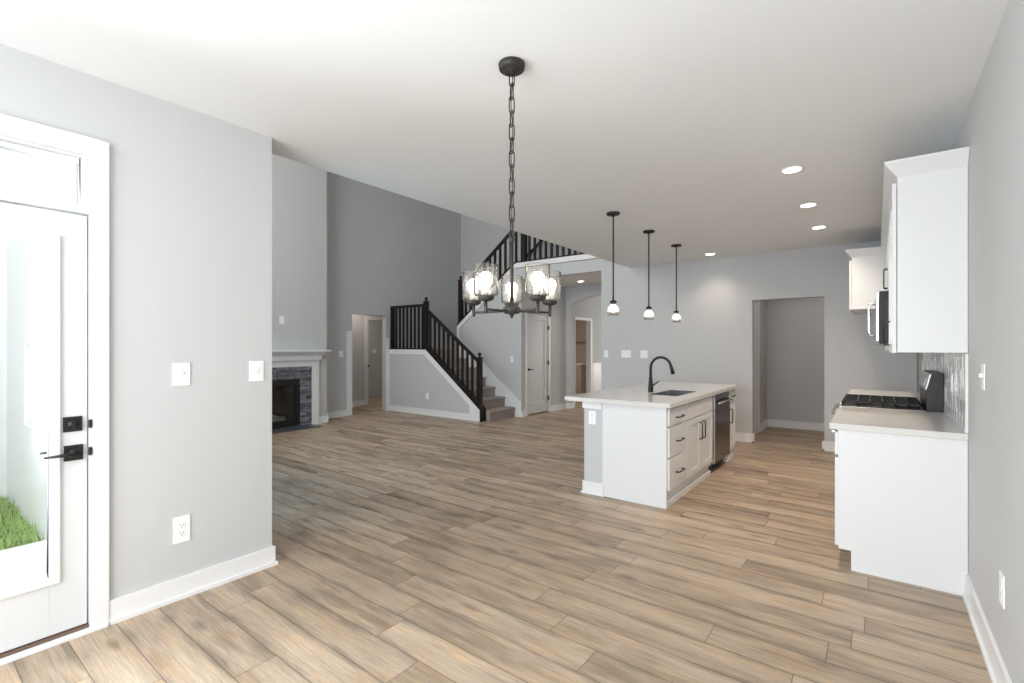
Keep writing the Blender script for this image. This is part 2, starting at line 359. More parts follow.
# closet wall in the hall
o = MB()
o.prism([(YF + 0.12, 0), (7.893, 0), (7.893, 2.075), (8.689, 2.075), (8.689, 0), (9.827, 0), (9.827, 2.03), (10.60, 2.03), (10.60, 0), (14.3, 0), (14.3, H), (YF + 0.12, H)], 'X', XC - 0.12, XC)
struct('wall_hall_west', o, M['wall'])
o = MB().box(XC - 0.0, XC + 0.014, 7.835, 7.893, 0, 2.135).box(XC, XC + 0.014, 8.689, 8.75, 0, 2.135).box(XC, XC + 0.014, 7.893, 8.689, 2.075, 2.135)
struct('trim_closet_door', o, M['trim'], 0.002)
# arch wall
pts = [(-5.60, 0), (-5.485, 0)]
cx, hw, zs, sag = -4.40, 1.085, 2.345, 0.21
rad = (hw * hw + sag * sag) / (2 * sag)
for i in range(25):
    x = -hw + 2 * hw * i / 24
    pts.append((cx + x, zs + sag - rad + math.sqrt(rad * rad - x * x)))
pts += [(cx + hw, 0), (-2.52, 0), (-2.52, H), (-5.60, H)]
struct('wall_arch', MB().prism(pts, 'Y', 9.40, 9.56), M['wall'])
struct('wall_hall_east', MB().box(-2.64, -2.52, YF + 0.12, 14.3, 0, H), M['wall'])
struct('wall_foyer_north', MB().box(XC, -4.4, 14.18, 14.3, 0, H).box(-2.9, -2.52, 14.18, 14.3, 0, H).box(-4.4, -2.9, 14.18, 14.3, 2.4, H), M['wall'])
# bathroom beyond the hall
o = MB().box(-7.9, -7.78, 9.2, 13.2, 0, H).box(-7.9, XC - 0.12, 13.2, 13.32, 0, H).box(-7.9, XC - 0.12, 9.17, 9.25, 0, H)
struct('wall_bath', o, M['bathwall'])
o = MB().box(XC, XC + 0.012, 9.807, 9.827, 0, 2.09).box(XC, XC + 0.014, 10.60, 10.66, 0, 2.09).box(XC, XC + 0.014, 9.827, 10.60, 2.03, 2.09)
o.box(XC - 0.12, XC, 10.585, 10.60, 0, 2.03).box(XC - 0.12, XC, 9.827, 9.842, 0, 2.03)
struct('trim_bath_door', o, M['trim'], 0.002)
# wainscot past the bathroom door
o = MB().box(XC, XC + 0.012, 10.66, 14.18, 0, 0.95).box(XC, XC + 0.03, 10.66, 14.18, 0.95, 0.985)
for yy in (10.7, 11.4, 12.1, 12.8, 13.5): o.box(XC, XC + 0.022, yy, yy + 0.09, 0.1, 0.95)
struct('trim_wainscot', o, M['trim'], 0.002)
# little hall behind the great-room opening
o = MB().prism([(5.2, 0), (7.09, 0), (7.09, 2.03), (7.86, 2.03), (7.86, 0), (8.9, 0), (8.9, H), (5.2, H)], 'X', -9.82, -9.70)
struct('wall_back_hall', o, M['wall'])
struct('wall_back_hall_ends', MB().box(-9.7, XW - 0.13, 5.2, 5.32, 0, H).box(-9.7, XW - 0.13, 8.78, 8.9, 0, H), M['wall'])
struct('wall_back_room', MB().box(-11.3, -11.18, 5.2, 9.6, 0, H).box(-11.3, -9.82, 9.5, 9.62, 0, H).box(-11.3, -9.82, 5.2, 5.32, 0, H), M['wall'])
struct('ceiling_back_hall', MB().box(-11.3, XW - 0.13, 5.2, 9.62, 2.5, 2.56), M['ceil'])
o = MB().box(-9.70, -9.684, 7.0, 7.09, 0, 2.12).box(-9.70, -9.684, 7.86, 7.95, 0, 2.12).box(-9.70, -9.684, 7.09, 7.86, 2.03, 2.12).box(-9.82, -9.70, 7.09, 7.11, 0, 2.03).box(-9.82, -9.70, 7.84, 7.86, 0, 2.03)
struct('trim_back_hall_door', o, M['trim'], 0.002)
# white board strips either side of the great-room opening
struct('trim_opening', MB().box(XW, XW + 0.012, 5.706, 5.833, 0, 1.71).box(XW, XW + 0.012, 6.684, 6.775, 0, 1.585), M['trim'], 0.002)

# baseboards --------------------------------------------------------
def bb(name, segs, h=0.125, t=0.015):
    o = MB()
    for (ax, c, a, b_, sgn) in segs:   # ax: axis it runs along; c: wall face; sgn: side it stands out to
        if ax == 'X':
            o.box(a, b_, c, c + sgn * t, 0, h); o.box(a, b_, c + sgn * t, c + sgn * (t + 0.012), 0, 0.02)
        else:
            o.box(c, c + sgn * t, a, b_, 0, h); o.box(c + sgn * t, c + sgn * (t + 0.012), a, b_, 0, 0.02)
    return struct(name, o, M['trim'])
o = MB().box(-3.09, -3.075, 0.706, 1.53, 0, 0.117).box(-3.075, -3.063, 0.706, 1.557, 0, 0.02).box(-3.25, -3.075, 1.53, 1.545, 0, 0.117).box(-3.25, -3.075, 1.545, 1.557, 0, 0.02)
o.box(-3.09, -3.075, -1.85, -0.36, 0, 0.117)
struct('baseboard_left', o, M['trim'])
bb('baseboard_right', [('Y', 0.41, -1.85, 3.68, -1)])
bb('baseboard_far', [('X', YF, -3.86, -1.413, -1), ('X', YF, -0.584, -0.20, -1), ('Y', -1.44, YF - 0.027, YF + 0.12, 1), ('Y', -0.557, YF - 0.027, YF + 0.12, -1), ('Y', -3.86, YF - 0.027, YF + 0.12, -1)])
bb('baseboard_passage', [('X', 9.46, -1.54, 0.41, -1), ('Y', -1.54, 8.72, 9.46, 1), ('Y', -1.54, 7.82, 8.0, 1)])
bb('baseboard_west', [('Y', XW, 5.05, 5.706, 1), ('Y', XW, 6.775, 6.78, 1)])
bb('baseboard_hall', [('Y', XC, 7.70, 7.835, 1), ('Y', XC, 8.75, 9.40, 1), ('X', 9.40, XC, -5.46, -1), ('Y', -5.485, 9.373, 9.56, 1), ('Y', XC, 9.56, 9.807, 1)])
bb('baseboard_back_hall', [('Y', -9.70, 5.32, 7.0, 1)])

# ---- exterior beyond the patio door
struct('ground_patio', MB().box(-5.2, -3.25, -3.5, 0.8, -0.25, -0.12), M['concrete'])
struct('ground_lawn', MB().box(-40, -5.2, -30, 0.8, -0.3, -0.16), M['soil'])
o = MB()
for k in range(24):      # lapped boards of the wing that faces the patio
    z = -0.15 + k * 0.2
    o.prism([(-7.28, z), (-7.08, z), (-7.10, z + 0.2), (-7.28, z + 0.2)], 'Y', -2.2, 0.86)
struct('wall_exterior_wing', o, M['siding'])
o = MB()
for k in range(26):
    z = -0.2 + k * 0.19
    o.prism([(-14.9, z), (-14.46, z), (-14.5, z + 0.19), (-14.9, z + 0.19)], 'Y', -14, -4.2)
nh = thing('neighbour_house', 'white lap sided house across the lawn, seen through the patio door glass', 'house', (-14.7, -9, -0.16))
o.build('siding_wall', M['siding'], nh)
MB().prism([(-14.2, 4.7), (-4.0, 4.7), (-9, 7.0)], 'X', -15.2, -14.2).build('roof_gable', M['siding'], nh)
gr = MB()
for i in range(5200):
    x = random.uniform(-7.05, -5.22); y = random.uniform(-1.8, 0.795); h = random.uniform(0.05, 0.13); a = random.uniform(0, 6.28)
    dx, dy = 0.008 * math.cos(a), 0.008 * math.sin(a); lx, ly = random.uniform(-.04, .04), random.uniform(-.04, .04)
    gr.add([(x - dx, y - dy, -0.165), (x + dx, y + dy, -0.165), (x + lx, y + ly, -0.165 + h)], [(0, 1, 2)])
tag(gr.build('lawn_grass', M['grass']), 'green lawn grass beside the pale patio slab outside the glazed door', 'grass', kind='stuff')

# ---- windows (frames and panes in the openings)
def window(n, axis, c, a0, a1, z0, z1, bars=1, pane='pane'):
    o = MB(); f = 0.05
    def bx(p0, p1, q0, q1, d=0.05):
        if axis == 'X': o.box(p0, p1, c - d, c + d, q0, q1)
        else: o.box(c - d, c + d, p0, p1, q0, q1)
    bx(a0, a0 + f, z0, z1); bx(a1 - f, a1, z0, z1); bx(a0 + f, a1 - f, z0, z0 + f); bx(a0 + f, a1 - f, z1 - f, z1)
    for k in range(1, bars):
        p = a0 + (a1 - a0) * k / bars; bx(p - f / 2, p + f / 2, z0 + f, z1 - f)
    fr = o.build('window_%d' % n, M['trim']); fr['kind'] = 'structure'
    g = MB()
    if axis == 'X': g.box(a0 + f, a1 - f, c - 0.004, c + 0.004, z0 + f, z1 - f)
    else: g.box(c - 0.004, c + 0.004, a0 + f, a1 - f, z0 + f, z1 - f)
    g.build('window_pane', M[pane], fr)
window(1, 'X', -1.93, -2.65, -0.05, 0.45, 2.35, 3)
window(2, 'Y', -3.17, -1.5, -0.5, 0.5, 2.3, 1)
window(3, 'X', 0.86, -5.52, -4.15, 0.70, 2.15, 1, 'bluepane')
window(4, 'X', 0.86, -6.10, -5.72, 0.70, 1.42, 1, 'bluepane')
window(5, 'X', 0.86, -7.9, -3.8, 2.85, 4.55, 4)  # unseen high window, added to let light into the great room
window(6, 'X', 14.24, -4.4, -2.9, 0.0, 2.4, 2)

# ---- patio door (door_1): jamb, casing, slab, glass, transom
c = MB()
c.box(-3.09, -3.07, 0.645, 0.706, 0, 2.423).box(-3.09, -3.07, -0.357, -0.295, 0, 2.423).box(-3.09, -3.07, -0.295, 0.645, 2.335, 2.423)
struct('trim_patio_door', c, M['trim'], 0.004)
d1 = MB()
d1.box(-3.23, -3.09, 0.632, 0.645, 0, 2.335).box(-3.23, -3.09, -0.295, -0.282, 0, 2.335).box(-3.23, -3.09, -0.282, 0.632, 2.322, 2.335).box(-3.23, -3.085, -0.282, 0.632, 2.05, 2.085)
d1 = d1.build('door_1', M['door']); d1['kind'] = 'structure'
tf = MB().box(-3.19, -3.12, 0.602, 0.632, 2.085, 2.322).box(-3.19, -3.12, -0.282, -0.252, 2.085, 2.322).box(-3.19, -3.12, -0.252, 0.602, 2.30, 2.322).box(-3.19, -3.12, -0.252, 0.602, 2.085, 2.10)
tf.build('transom_frame', M['trim'], d1, 0.003)
MB().box(-3.159, -3.151, -0.252, 0.602, 2.10, 2.30).build('transom_glass', M['pane'], d1)
s = MB()
s.box(-3.15, -3.105, 0.49, 0.626, 0.035, 2.042).box(-3.15, -3.105, -0.276, -0.14, 0.035, 2.042).box(-3.15, -3.105, -0.14, 0.49, 0.035, 0.314).box(-3.15, -3.105, -0.14, 0.49, 1.89, 2.042)
s.build('door_slab', M['door'], d1, 0.002)
l = MB()
for (y0, y1, z0, z1) in ((0.488, 0.528, 0.275, 1.928), (-0.178, -0.138, 0.275, 1.928), (-0.138, 0.488, 0.275, 0.315), (-0.138, 0.488, 1.888, 1.928)):
    l.box(-3.106, -3.092, y0, y1, z0, z1)
l.build('glazing_bead', M['trim'], d1, 0.005)
MB().box(-3.132, -3.124, -0.145, 0.495, 0.309, 1.895).build('door_glass', M['pane'], d1)
MB().box(-3.23, -3.092, -0.282, 0.632, 0.0, 0.030).build('threshold', M['threshold'], d1)
MB().box(-3.092, -3.055, -0.36, 0.70, 0.0, 0.018).build('threshold_nosing', M['trim'], d1, 0.003)
hp = MB().box(-3.105, -3.095, 0.540, 0.610, 0.848, 0.922)
hp.lathe([(0, 0), (0.024, 0), (0.022, 0.02), (0.010, 0.024), (0.010, 0.045), (0, 0.045)], (-3.095, 0.575, 0.885), 16, 'X')
hp.build('handle_plate', M['black'], d1, 0.001)
MB().tube([(-3.053, 0.580, 0.885), (-3.050, 0.54, 0.885), (-3.052, 0.463, 0.885)], [0.009, 0.008, 0.006], 8).build('door_lever', M['black'], d1)
db = MB().box(-3.105, -3.096, 0.537, 0.607, 0.988, 1.060)
db.lathe([(0, 0), (0.022, 0), (0.020, 0.012), (0, 0.012)], (-3.096, 0.572, 1.024), 16, 'X').box(-3.084, -3.066, 0.566, 0.578, 1.004, 1.044)
db.build('deadbolt', M['black'], d1, 0.001)
MB().box(-3.094, -3.078, 0.628, 0.640, 0.865, 0.905).box(-3.094, -3.078, 0.628, 0.640, 1.0, 1.04).build('latch_strike', M['black'], d1, 0.003)
MB().tube([(-3.155, 0.575, 0.885), (-3.20, 0.575, 0.885), (-3.202, 0.53, 0.885), (-3.20, 0.47, 0.885)], 0.007, 8).build('outside_lever', M['black'], d1)

# ---- closet door (door_2)
d2 = MB()
y0, y1 = 7.90, 8.682
sl = MB().box(XC - 0.05, XC - 0.012, y0, y0 + 0.11, 0.02, 2.068).box(XC - 0.05, XC - 0.012, y1 - 0.11, y1, 0.02, 2.068)
sl.box(XC - 0.05, XC - 0.012, y0 + 0.11, y1 - 0.11, 0.02, 0.25).box(XC - 0.05, XC - 0.012, y0 + 0.11, y1 - 0.11, 1.95, 2.068)
sl.box(XC - 0.044, XC - 0.030, y0 + 0.11, y1 - 0.11, 0.25, 1.95)
d2 = sl.build('door_2', M['door'], None, 0.002); d2['kind'] = 'structure'
k = MB().lathe([(0, 0), (0.030, 0), (0.028, 0.012), (0.011, 0.016), (0.011, 0.045), (0, 0.05)], (XC - 0.012, y0 + 0.07, 0.93), 14, 'X')
k.tube([(XC + 0.03, y0 + 0.07, 0.93), (XC + 0.032, y0 + 0.19, 0.93)], 0.008, 8)
k.build('door_lever', M['black'], d2)
for z in (0.30, 1.05, 1.80): MB().box(XC - 0.012, XC + 0.018, y1 - 0.012, y1 + 0.012, z - 0.045, z + 0.045).build('door_hinge', M['black'], d2)
MB().box(-9.79, -9.73, 7.105, 7.125, 0.88, 0.96).lathe([(0, 0), (.026, 0), (.026, .02), (0, .02)], (-9.70, 7.10, 0.93), 12, 'X').build('latch_strike', M['black'], bpy.data.objects['trim_back_hall_door'])

# ================================================================== STAIRS
RISE, RUN, XB = 0.1914, 0.2533, -5.755
st = thing('staircase', 'taupe carpeted staircase rising to the landing between the grey half wall and the stair wall', 'staircase', (-6.5, 7.3, 0))
YK = 6.78
for i in range(6):
    x1 = XB - i * RUN; z1 = (i + 1) * RISE
    o = MB(); r = 0.018
    x0 = -7.30
    prof = [(x0, z1 - RISE), (x1, z1 - RISE), (x1, z1 - 0.05), (x1 + 0.022, z1 - 0.04), (x1 + 0.028, z1 - 0.02), (x1 + 0.018, z1 - 0.003), (x1, z1), (x0, z1)]
    o.prism(prof, 'Y', YK + 0.13, YF - 0.018)
    o.build('step', M['carpet'], st)
o = MB().prism([(XW + 0.01, 0), (-7.30, 0), (-7.30, 7*RISE - 0.05), (-7.275, 7*RISE - 0.03), (-7.295, 7*RISE), (XW + 0.01, 7*RISE)], 'Y', YK + 0.13, YF - 0.018)
o.box(XW + 0.01, -7.33, YF - 0.018, 9.04, 0, 7 * RISE)
o.build('landing', M['carpet'], st)
for i in range(8):
    x0 = -7.315 + i * 0.2335; z1 = 7 * RISE + (i + 1) * 0.192
    o = MB().box(x0, x0 + 0.26 if i < 6 else XC - 0.13, YF + 0.135, 9.04, z1 - 0.192, z1)
    if i < 7: o.build('step', M['carpet'], st)
# half wall below the first flight
KX, EX = -7.357, -5.885
ks = (1.347 - 0.215) / (EX - KX)
def kz(x): return 0.215 + (EX - x) * ks
o = MB().prism([(XW, 0), (EX - 0.005, 0), (EX - 0.005, 0.205), (KX, 1.335), (XW, 1.335)], 'Y', YK, YK + 0.12)
struct('wall_stair_lower', o, M['wall'])
o = MB()
o.prism([(XW, 1.235), (KX - 0.034, 1.235), (EX - 0.25, 0.28), (EX - 0.25, 0.12), (XW, 0.12), (XW, 0), (EX + 0.005, 0), (EX + 0.005, 0.215), (KX, 1.345), (XW, 1.345)], 'Y', YK - 0.016, YK - 0.0005)
o.box(XW, EX + 0.005, YK - 0.028, YK - 0.016, 0, 0.02)
struct('trim_stair_lower', o, M['trim'])

# railings
def newel(parent, x, y, z0, z1, wd=0.085, name='newel_post'):
    o = MB().box(x - wd/2, x + wd/2, y - wd/2, y + wd/2, z0, z1 - 0.10)
    o.box(x - wd/2 - .008, x + wd/2 + .008, y - wd/2 - .008, y + wd/2 + .008, z1 - 0.115, z1 - 0.098)
    o.box(x - wd/2 - .004, x + wd/2 + .004, y - wd/2 - .004, y + wd/2 + .004, z1 - 0.098, z1 - 0.085)
    p = o.build(name, M['espresso'], parent, 0.003)
    MB().lathe([(0.014, 0), (0.030, 0.006), (0.016, 0.016)], (x, y, z1 - 0.086), 14).ball((x, y, z1 - 0.036), 0.036).build('finial', M['espresso'], p)
def rail(parent, a, b_, name='handrail', wy=0.06, hz=0.055):
    (xa, ya, za), (xb, yb, zb) = a, b_
    MB().add([(xa, ya-wy/2, za-hz), (xa, ya+wy/2, za-hz), (xa, ya+wy/2, za), (xa, ya-wy/2, za), (xb, yb-wy/2, zb-hz), (xb, yb+wy/2, zb-hz), (xb, yb+wy/2, zb), (xb, yb-wy/2, zb)],
      [(0,1,2,3),(4,7,6,5),(0,4,5,1),(1,5,6,2),(2,6,7,3),(3,7,4,0)]).build(name, M['espresso'], parent, 0.006)
def baluster(parent, x, y, z0, z1, wd=0.036):
    MB().box(x - wd/2, x + wd/2, y - wd/2, y + wd/2, z0, z1).build('baluster', M['espresso'], parent)
yr = YK + 0.06
rl = thing('stair_railing', 'dark espresso railing with square balusters on the lower half wall of the stairs', 'railing', (-7.28, yr, 1.345))
newel(rl, -5.945, yr, 0.20, 1.285, 0.085); newel(rl, -7.40, yr, 1.345, 2.42, 0.082)
rail(rl, (-8.49, yr, 2.28), (-7.455, yr, 2.28)); rail(rl, (-7.355, yr, 2.17), (-5.985, yr, 1.165), hz=0.07)
MB().box(XW + 0.005, -7.36, YK - 0.02, YK + 0.13, 1.336, 1.362).build('shoe_rail', M['espresso'], rl)
o = MB()
o.prism([(-7.40, 1.362), (-7.37, 1.42), (EX - 0.0, kz(EX) + 0.07), (EX + 0.04, kz(EX + 0.04) + 0.05), (EX + 0.04, 0), (EX + 0.006, 0), (EX + 0.006, kz(EX) - 0.008), (KX - 0.005, 1.34)], 'Y', YK - 0.014, YK + 0.128)
o.build('shoe_rail', M['espresso'], rl)
MB().box(-8.495, -8.45, yr - 0.045, yr + 0.045, 1.362, 2.28).build('half_newel', M['espresso'], rl, 0.003)
for i in range(8): baluster(rl, -8.345 + i * 0.1195, yr, 1.355, 2.24)
for i in range(10):
    x = -7.275 + i * 0.1275
    baluster(rl, x, yr, kz(x) + 0.03, 2.17 - (x + 7.355) / 1.37 * 1.005 - 0.03)
yu = YF + 0.057
ru = thing('upper_stair_railing', 'dark espresso railing climbing the upper flight and guarding the upper floor edge', 'railing', (-5.6, yu, 3.06))
newel(ru, -7.285, yu, 1.80, 2.95, 0.09); newel(ru, -5.575, yu, 3.06, 4.16, 0.10)
su = (3.98 - 2.70) / 1.66
def uz(x): return 1.765 + 0.1 + (x + 7.319) * KS
rail(ru, (-7.24, yu, uz(-7.24) + 0.79), (-5.62, yu, uz(-5.62) + 0.79), hz=0.065)
o = MB().prism([(-7.34, uz(-7.34) - 0.012), (-5.77, 3.045), (-5.70, 3.061), (-5.60, 3.061), (-5.60, 3.09), (-5.74, 3.09), (-5.80, 3.075), (-7.34, uz(-7.34) + 0.05)], 'Y', YF - 0.012, YF + 0.125)
o.box(-5.60, -3.36, YF - 0.012, YF + 0.125, 3.061, 3.09)
o.build('shoe_rail', M['espresso'], ru)
rail(ru, (-5.53, yu, 3.99), (-3.36, yu, 3.99))
for i in range(11):
    x = -7.14 + i * 0.137
    baluster(ru, x, yu, uz(x) + 0.02, uz(x) + 0.76, 0.04)
for i in range(16): baluster(ru, -5.445 + i * 0.129, yu, 3.085, 3.95, 0.04)
hr = thing('wall_handrail', 'dark sloping handrail on the far wall of the upper flight', 'handrail', (-6.4, 8.95, 3.4))
rail(hr, (-7.15, 8.95, 2.90), (-5.45, 8.95, 4.16), wy=0.05, hz=0.06)
for x in (-6.9, -6.3, -5.7):
    z = 2.90 + (x + 7.15) / 1.7 * 1.26
    MB().tube([(x, 8.95, z - 0.055), (x, 8.99, z - 0.10), (x, 9.048, z - 0.10)], 0.008, 6).build('rail_bracket', M['black'], hr)

# ================================================================== FIREPLACE
FX, FC = -8.08, 3.955
o = MB().box(XW, FX, 2.90, FC - 0.52, 0, GH).box(XW, FX, FC + 0.52, 5.01, 0, GH).box(XW, FX, FC - 0.52, FC + 0.52, 0.84, GH)
struct('wall_chimney', o, M['wall'])
bb('baseboard_chimney', [('Y', FX, 4.84, 5.037, 1), ('X', 5.01, XW, FX + 0.027, 1)])
fb = thing('fireplace_insert', 'black gas fireplace insert set into the grey stone surround', 'fireplace', (FX, FC, 0))
o = MB().box(XW, XW + 0.02, FC - 0.51, FC + 0.51, 0.0, 0.835).box(XW, FX, FC - 0.515, FC - 0.50, 0, 0.835).box(XW, FX, FC + 0.50, FC + 0.515, 0, 0.835).box(XW, FX, FC - 0.5, FC + 0.5, 0, 0.05).box(XW, FX, FC - 0.5, FC + 0.5, 0.80, 0.835)
o.build('firebox', M['firebox'], fb)
o = MB()
for y0, y1, z0, z1 in ((FC - .52, FC - .45, .03, .836), (FC + .45, FC + .52, .03, .836), (FC - .45, FC + .45, .73, .836), (FC - .45, FC + .45, .03, .13)): o.box(FX - 0.01, FX + 0.03, y0, y1, z0, z1)
o.build('firebox_frame', M['firebox'], fb)
MB().box(FX - 0.004, FX + 0.002, FC - 0.45, FC + 0.45, 0.13, 0.73).build('firebox_glass', M['pane'], fb)
for pts_, r in (([( -8.30, FC - 0.38, 0.13), (-8.28, FC, 0.17), (-8.30, FC + 0.36, 0.12)], 0.055), ([(-8.22, FC - 0.3, 0.11), (-8.20, FC + 0.1, 0.13), (-8.22, FC + 0.30, 0.12)], 0.045), ([(-8.36, FC - 0.1, 0.24), (-8.24, FC + 0.12, 0.20), (-8.17, FC + 0.22, 0.15)], 0.04)):
    MB().tube(pts_, r, 10).build('gas_log', M['log'], fb)
sn = thing('stone_surround', 'dark grey stacked ledger stone surround framing the black fireplace', 'fireplace surround', (FX, FC, 0))
o = MB()
def stones(y0, y1, z0, z1):
    z = z0
    while z < z1 - 1e-3:
        h = min(random.choice((0.024, 0.032, 0.042)), z1 - z)
        if z1 - z - h < 0.012: h = z1 - z
        y = y0
        while y < y1 - 1e-3:
            wd = min(random.uniform(0.10, 0.26), y1 - y)
            if y1 - y - wd < 0.03: wd = y1 - y
            o.box(FX + 0.001, FX + random.uniform(0.018, 0.034), y + 0.001, y + wd - 0.001, z + 0.001, z + h - 0.001)
            y += wd
        z += h
stones(FC - 0.745, FC - 0.52, 0, 0.836); stones(FC + 0.52, FC + 0.745, 0, 0.836); stones(FC - 0.745, FC + 0.745, 0.836, 1.044)
o.build('ledger_stone', M['stone'], sn)
mt = thing('fireplace_mantel', 'white painted wooden mantel with stepped shelf around the grey stone fireplace', 'mantel', (FX, FC, 0))
for sg in (-1, 1):
    a, b_ = FC + sg * 0.745, FC + sg * 0.88
    MB().box(FX + 0.001, FX + 0.035, a, b_, 0, 1.16).box(FX + 0.035, FX + 0.045, a + sg * 0.06, b_, 0, 1.16).build('mantel_leg', M['trim'], mt, 0.003)
MB().box(FX + 0.001, FX + 0.035, FC - 0.745, FC + 0.745, 1.046, 1.16).box(FX + 0.035, FX + 0.045, FC - 0.8, FC + 0.8, 1.12, 1.16).build('mantel_header', M['trim'], mt, 0.003)
o = MB().box(FX + 0.001, FX + 0.09, FC - 0.905, FC + 0.905, 1.16, 1.235)
o.frus((FX + 0.001, FX + 0.095, FC - 0.91, FC + 0.91), 1.235, (FX + 0.001, FX + 0.165, FC - 0.975, FC + 0.975), 1.308)
o.build('mantel_frieze', M['trim'], mt, 0.003)
MB().box(FX + 0.001, FX + 0.20, FC - 1.03, FC + 1.03, 1.308, 1.335).build('mantel_shelf', M['trim'], mt, 0.004)
tag(MB().box(FX + 0.001, -7.70, FC - 0.745, FC + 0.72, 0.0, 0.016).build('hearth_slab', M['slate_tile'], None, 0.003), 'flat dark slate hearth slab on the floor before the fireplace', 'hearth')

# ================================================================== ISLAND
XI = -1.44
def pull(parent, p0, p1, dirv, mat='black', r=0.006, off=0.03, name='handle'):
    p0, p1, dv = Vector(p0), Vector(p1), Vector(dirv); ax = (p1 - p0).normalized()
    MB().tube([p0, p0 + dv * off * 0.8, p0 + dv * off + ax * 0.008, p1 + dv * off - ax * 0.008, p1 + dv * off * 0.8, p1], r, 8).build(name, M[mat], parent)
def front(x0, x1, y0, y1, z0, z1, kind='shaker', sg=1):
    """a cabinet front facing +x (sg=1) or -x (sg=-1); x0 is its back"""
    o = MB(); f = 0.058
    if kind == 'slab': return o.box(x0, x1, y0, y1, z0, z1)
    o.box(x0, x1, y0, y0 + f, z0, z1).box(x0, x1, y1 - f, y1, z0, z1).box(x0, x1, y0 + f, y1 - f, z0, z0 + f).box(x0, x1, y0 + f, y1 - f, z1 - f, z1)
    o.box(x0, x0 + (x1 - x0) * 0.5, y0 + f, y1 - f, z0 + f, z1 - f); return o
XT = -1.47
def island_carcass(t, y0, y1):
    MB().box(-2.03, XI, y0, y1, 0.105, 0.875).build('carcass', M['cab'], t)
    MB().box(-2.03, XT, y0, y1, 0.0, 0.105).box(XT, XI - 0.004, y0, y1, 0.0, 0.042).build('toe_kick', M['cab'], t)
t = thing('drawer_cabinet', 'white island cabinet with three drawers at the near end of the island', 'cabinet', (-1.73, 4.36, 0))
island_carcass(t, 4.121, 4.602)
MB().box(-2.045, XI + 0.001, 4.10, 4.12, 0.0, 0.875).box(-2.045, XI, 4.094, 4.10, 0, 0.018).build('end_panel', M['cab'], t, 0.002)
for z0, z1, hz in ((0.708, 0.856, 0.772), (0.437, 0.692, 0.562), (0.15, 0.421, 0.285)):
    d = front(XI, -1.42, 4.124, 4.588, z0, z1, 'slab').build('drawer', M['cab'], t, 0.004)
    pull(d, (-1.42, 4.29, hz), (-1.42, 4.45, hz), (1, 0, 0))
t = thing('sink_cabinet', 'white island cabinet with two shaker doors and a false front under the sink', 'cabinet', (-1.73, 5.06, 0))
MB().box(-2.03, XI, 4.605, 5.512, 0.105, 0.67).box(-2.03, -1.90, 4.605, 5.512, 0.67, 0.875).box(-1.52, XI, 4.605, 5.512, 0.67, 0.875).box(-1.9, -1.52, 4.605, 4.69, 0.67, 0.875).box(-1.9, -1.52, 5.46, 5.512, 0.67, 0.875).build('carcass', M['cab'], t)
MB().box(-2.03, XT, 4.605, 5.512, 0.0, 0.105).box(XT, XI - 0.004, 4.605, 5.512, 0.0, 0.042).build('toe_kick', M['cab'], t)
front(XI, -1.42, 4.62, 5.49, 0.708, 0.856, 'slab').build('false_front', M['cab'], t, 0.004)
for a, b_, hy in ((4.62, 5.050, 5.00), (5.056, 5.49, 5.105)):
    d = front(XI, -1.42, a, b_, 0.15, 0.692).build('door', M['cab'], t, 0.003)
    pull(d, (-1.42, hy, 0.47), (-1.42, hy, 0.635), (1, 0, 0))
t = thing('dishwasher', 'dark stainless dishwasher built into the island between the white cabinets', 'dishwasher', (-1.73, 5.86, 0))
MB().box(-2.03, XI - 0.005, 5.516, 6.210, 0.10, 0.872).build('tub_shell', M['black'], t)
MB().box(XI - 0.004, -1.405, 5.522, 6.204, 0.115, 0.79).build('door_panel', M['darksteel'], t, 0.004)
MB().box(XI - 0.004, -1.415, 5.522, 6.204, 0.80, 0.866).build('control_panel', M['blackglass'], t, 0.003)
MB().box(XI - 0.02, -1.402, 5.517, 5.5215, 0.115, 0.866).build('side_edge', M['steel'], t)
MB().tube([(-1.41, 5.62, 0.775), (-1.375, 5.62, 0.775)], 0.008, 8).tube([(-1.41, 6.10, 0.775), (-1.375, 6.10, 0.775)], 0.008, 8).tube([(-1.372, 5.57, 0.775), (-1.372, 6.15, 0.775)], 0.010, 10).build('handle', M['steel'], t)
MB().box(-2.0, -1.49, 5.52, 6.205, 0.0, 0.10).build('toe_kick', M['black'], t)
MB().lathe([(0, 0), (0.012, 0), (0.012, 0.001), (0, 0.001)], (-1.405, 5.86, 0.30), 16, 'X').build('badge', M['steel'], t)
t = thing('narrow_cabinet', 'narrow white island cabinet with one drawer and door beyond the dishwasher', 'cabinet', (-1.73, 6.39, 0))
island_carcass(t, 6.214, 6.565)
d = front(XI, -1.42, 6.228, 6.552, 0.708, 0.856, 'slab').build('drawer', M['cab'], t, 0.004); pull(d, (-1.42, 6.31, 0.79), (-1.42, 6.47, 0.79), (1, 0, 0))
d = front(XI, -1.42, 6.228, 6.552, 0.15, 0.692).build('door', M['cab'], t, 0.003); pull(d, (-1.42, 6.27, 0.47), (-1.42, 6.27, 0.635), (1, 0, 0))
kw = MB().box(-2.235, -2.046, 4.10, 6.565, 0, 0.875)
struct('wall_island', kw, M['wall'])
o = MB()
for z0, z1, e in ((0.0, 0.115, 0.014), (0.0, 0.016, 0.026), (0.81, 0.8755, 0.014)):
    o.box(-2.235 - e, -2.046 + (e if z0 == 0 else 0.0), 4.10 - e, 4.0995, z0, z1); o.box(-2.235 - e, -2.2355, 4.0995, 6.565, z0, z1)
struct('trim_island', o, M['trim'], 0.002)
ct = MB(); X0, X1, Y0, Y1 = -2.42, -1.39, 4.045, 6.60; sx0, sx1, sy0, sy1 = -1.86, -1.545, 4.72, 5.43
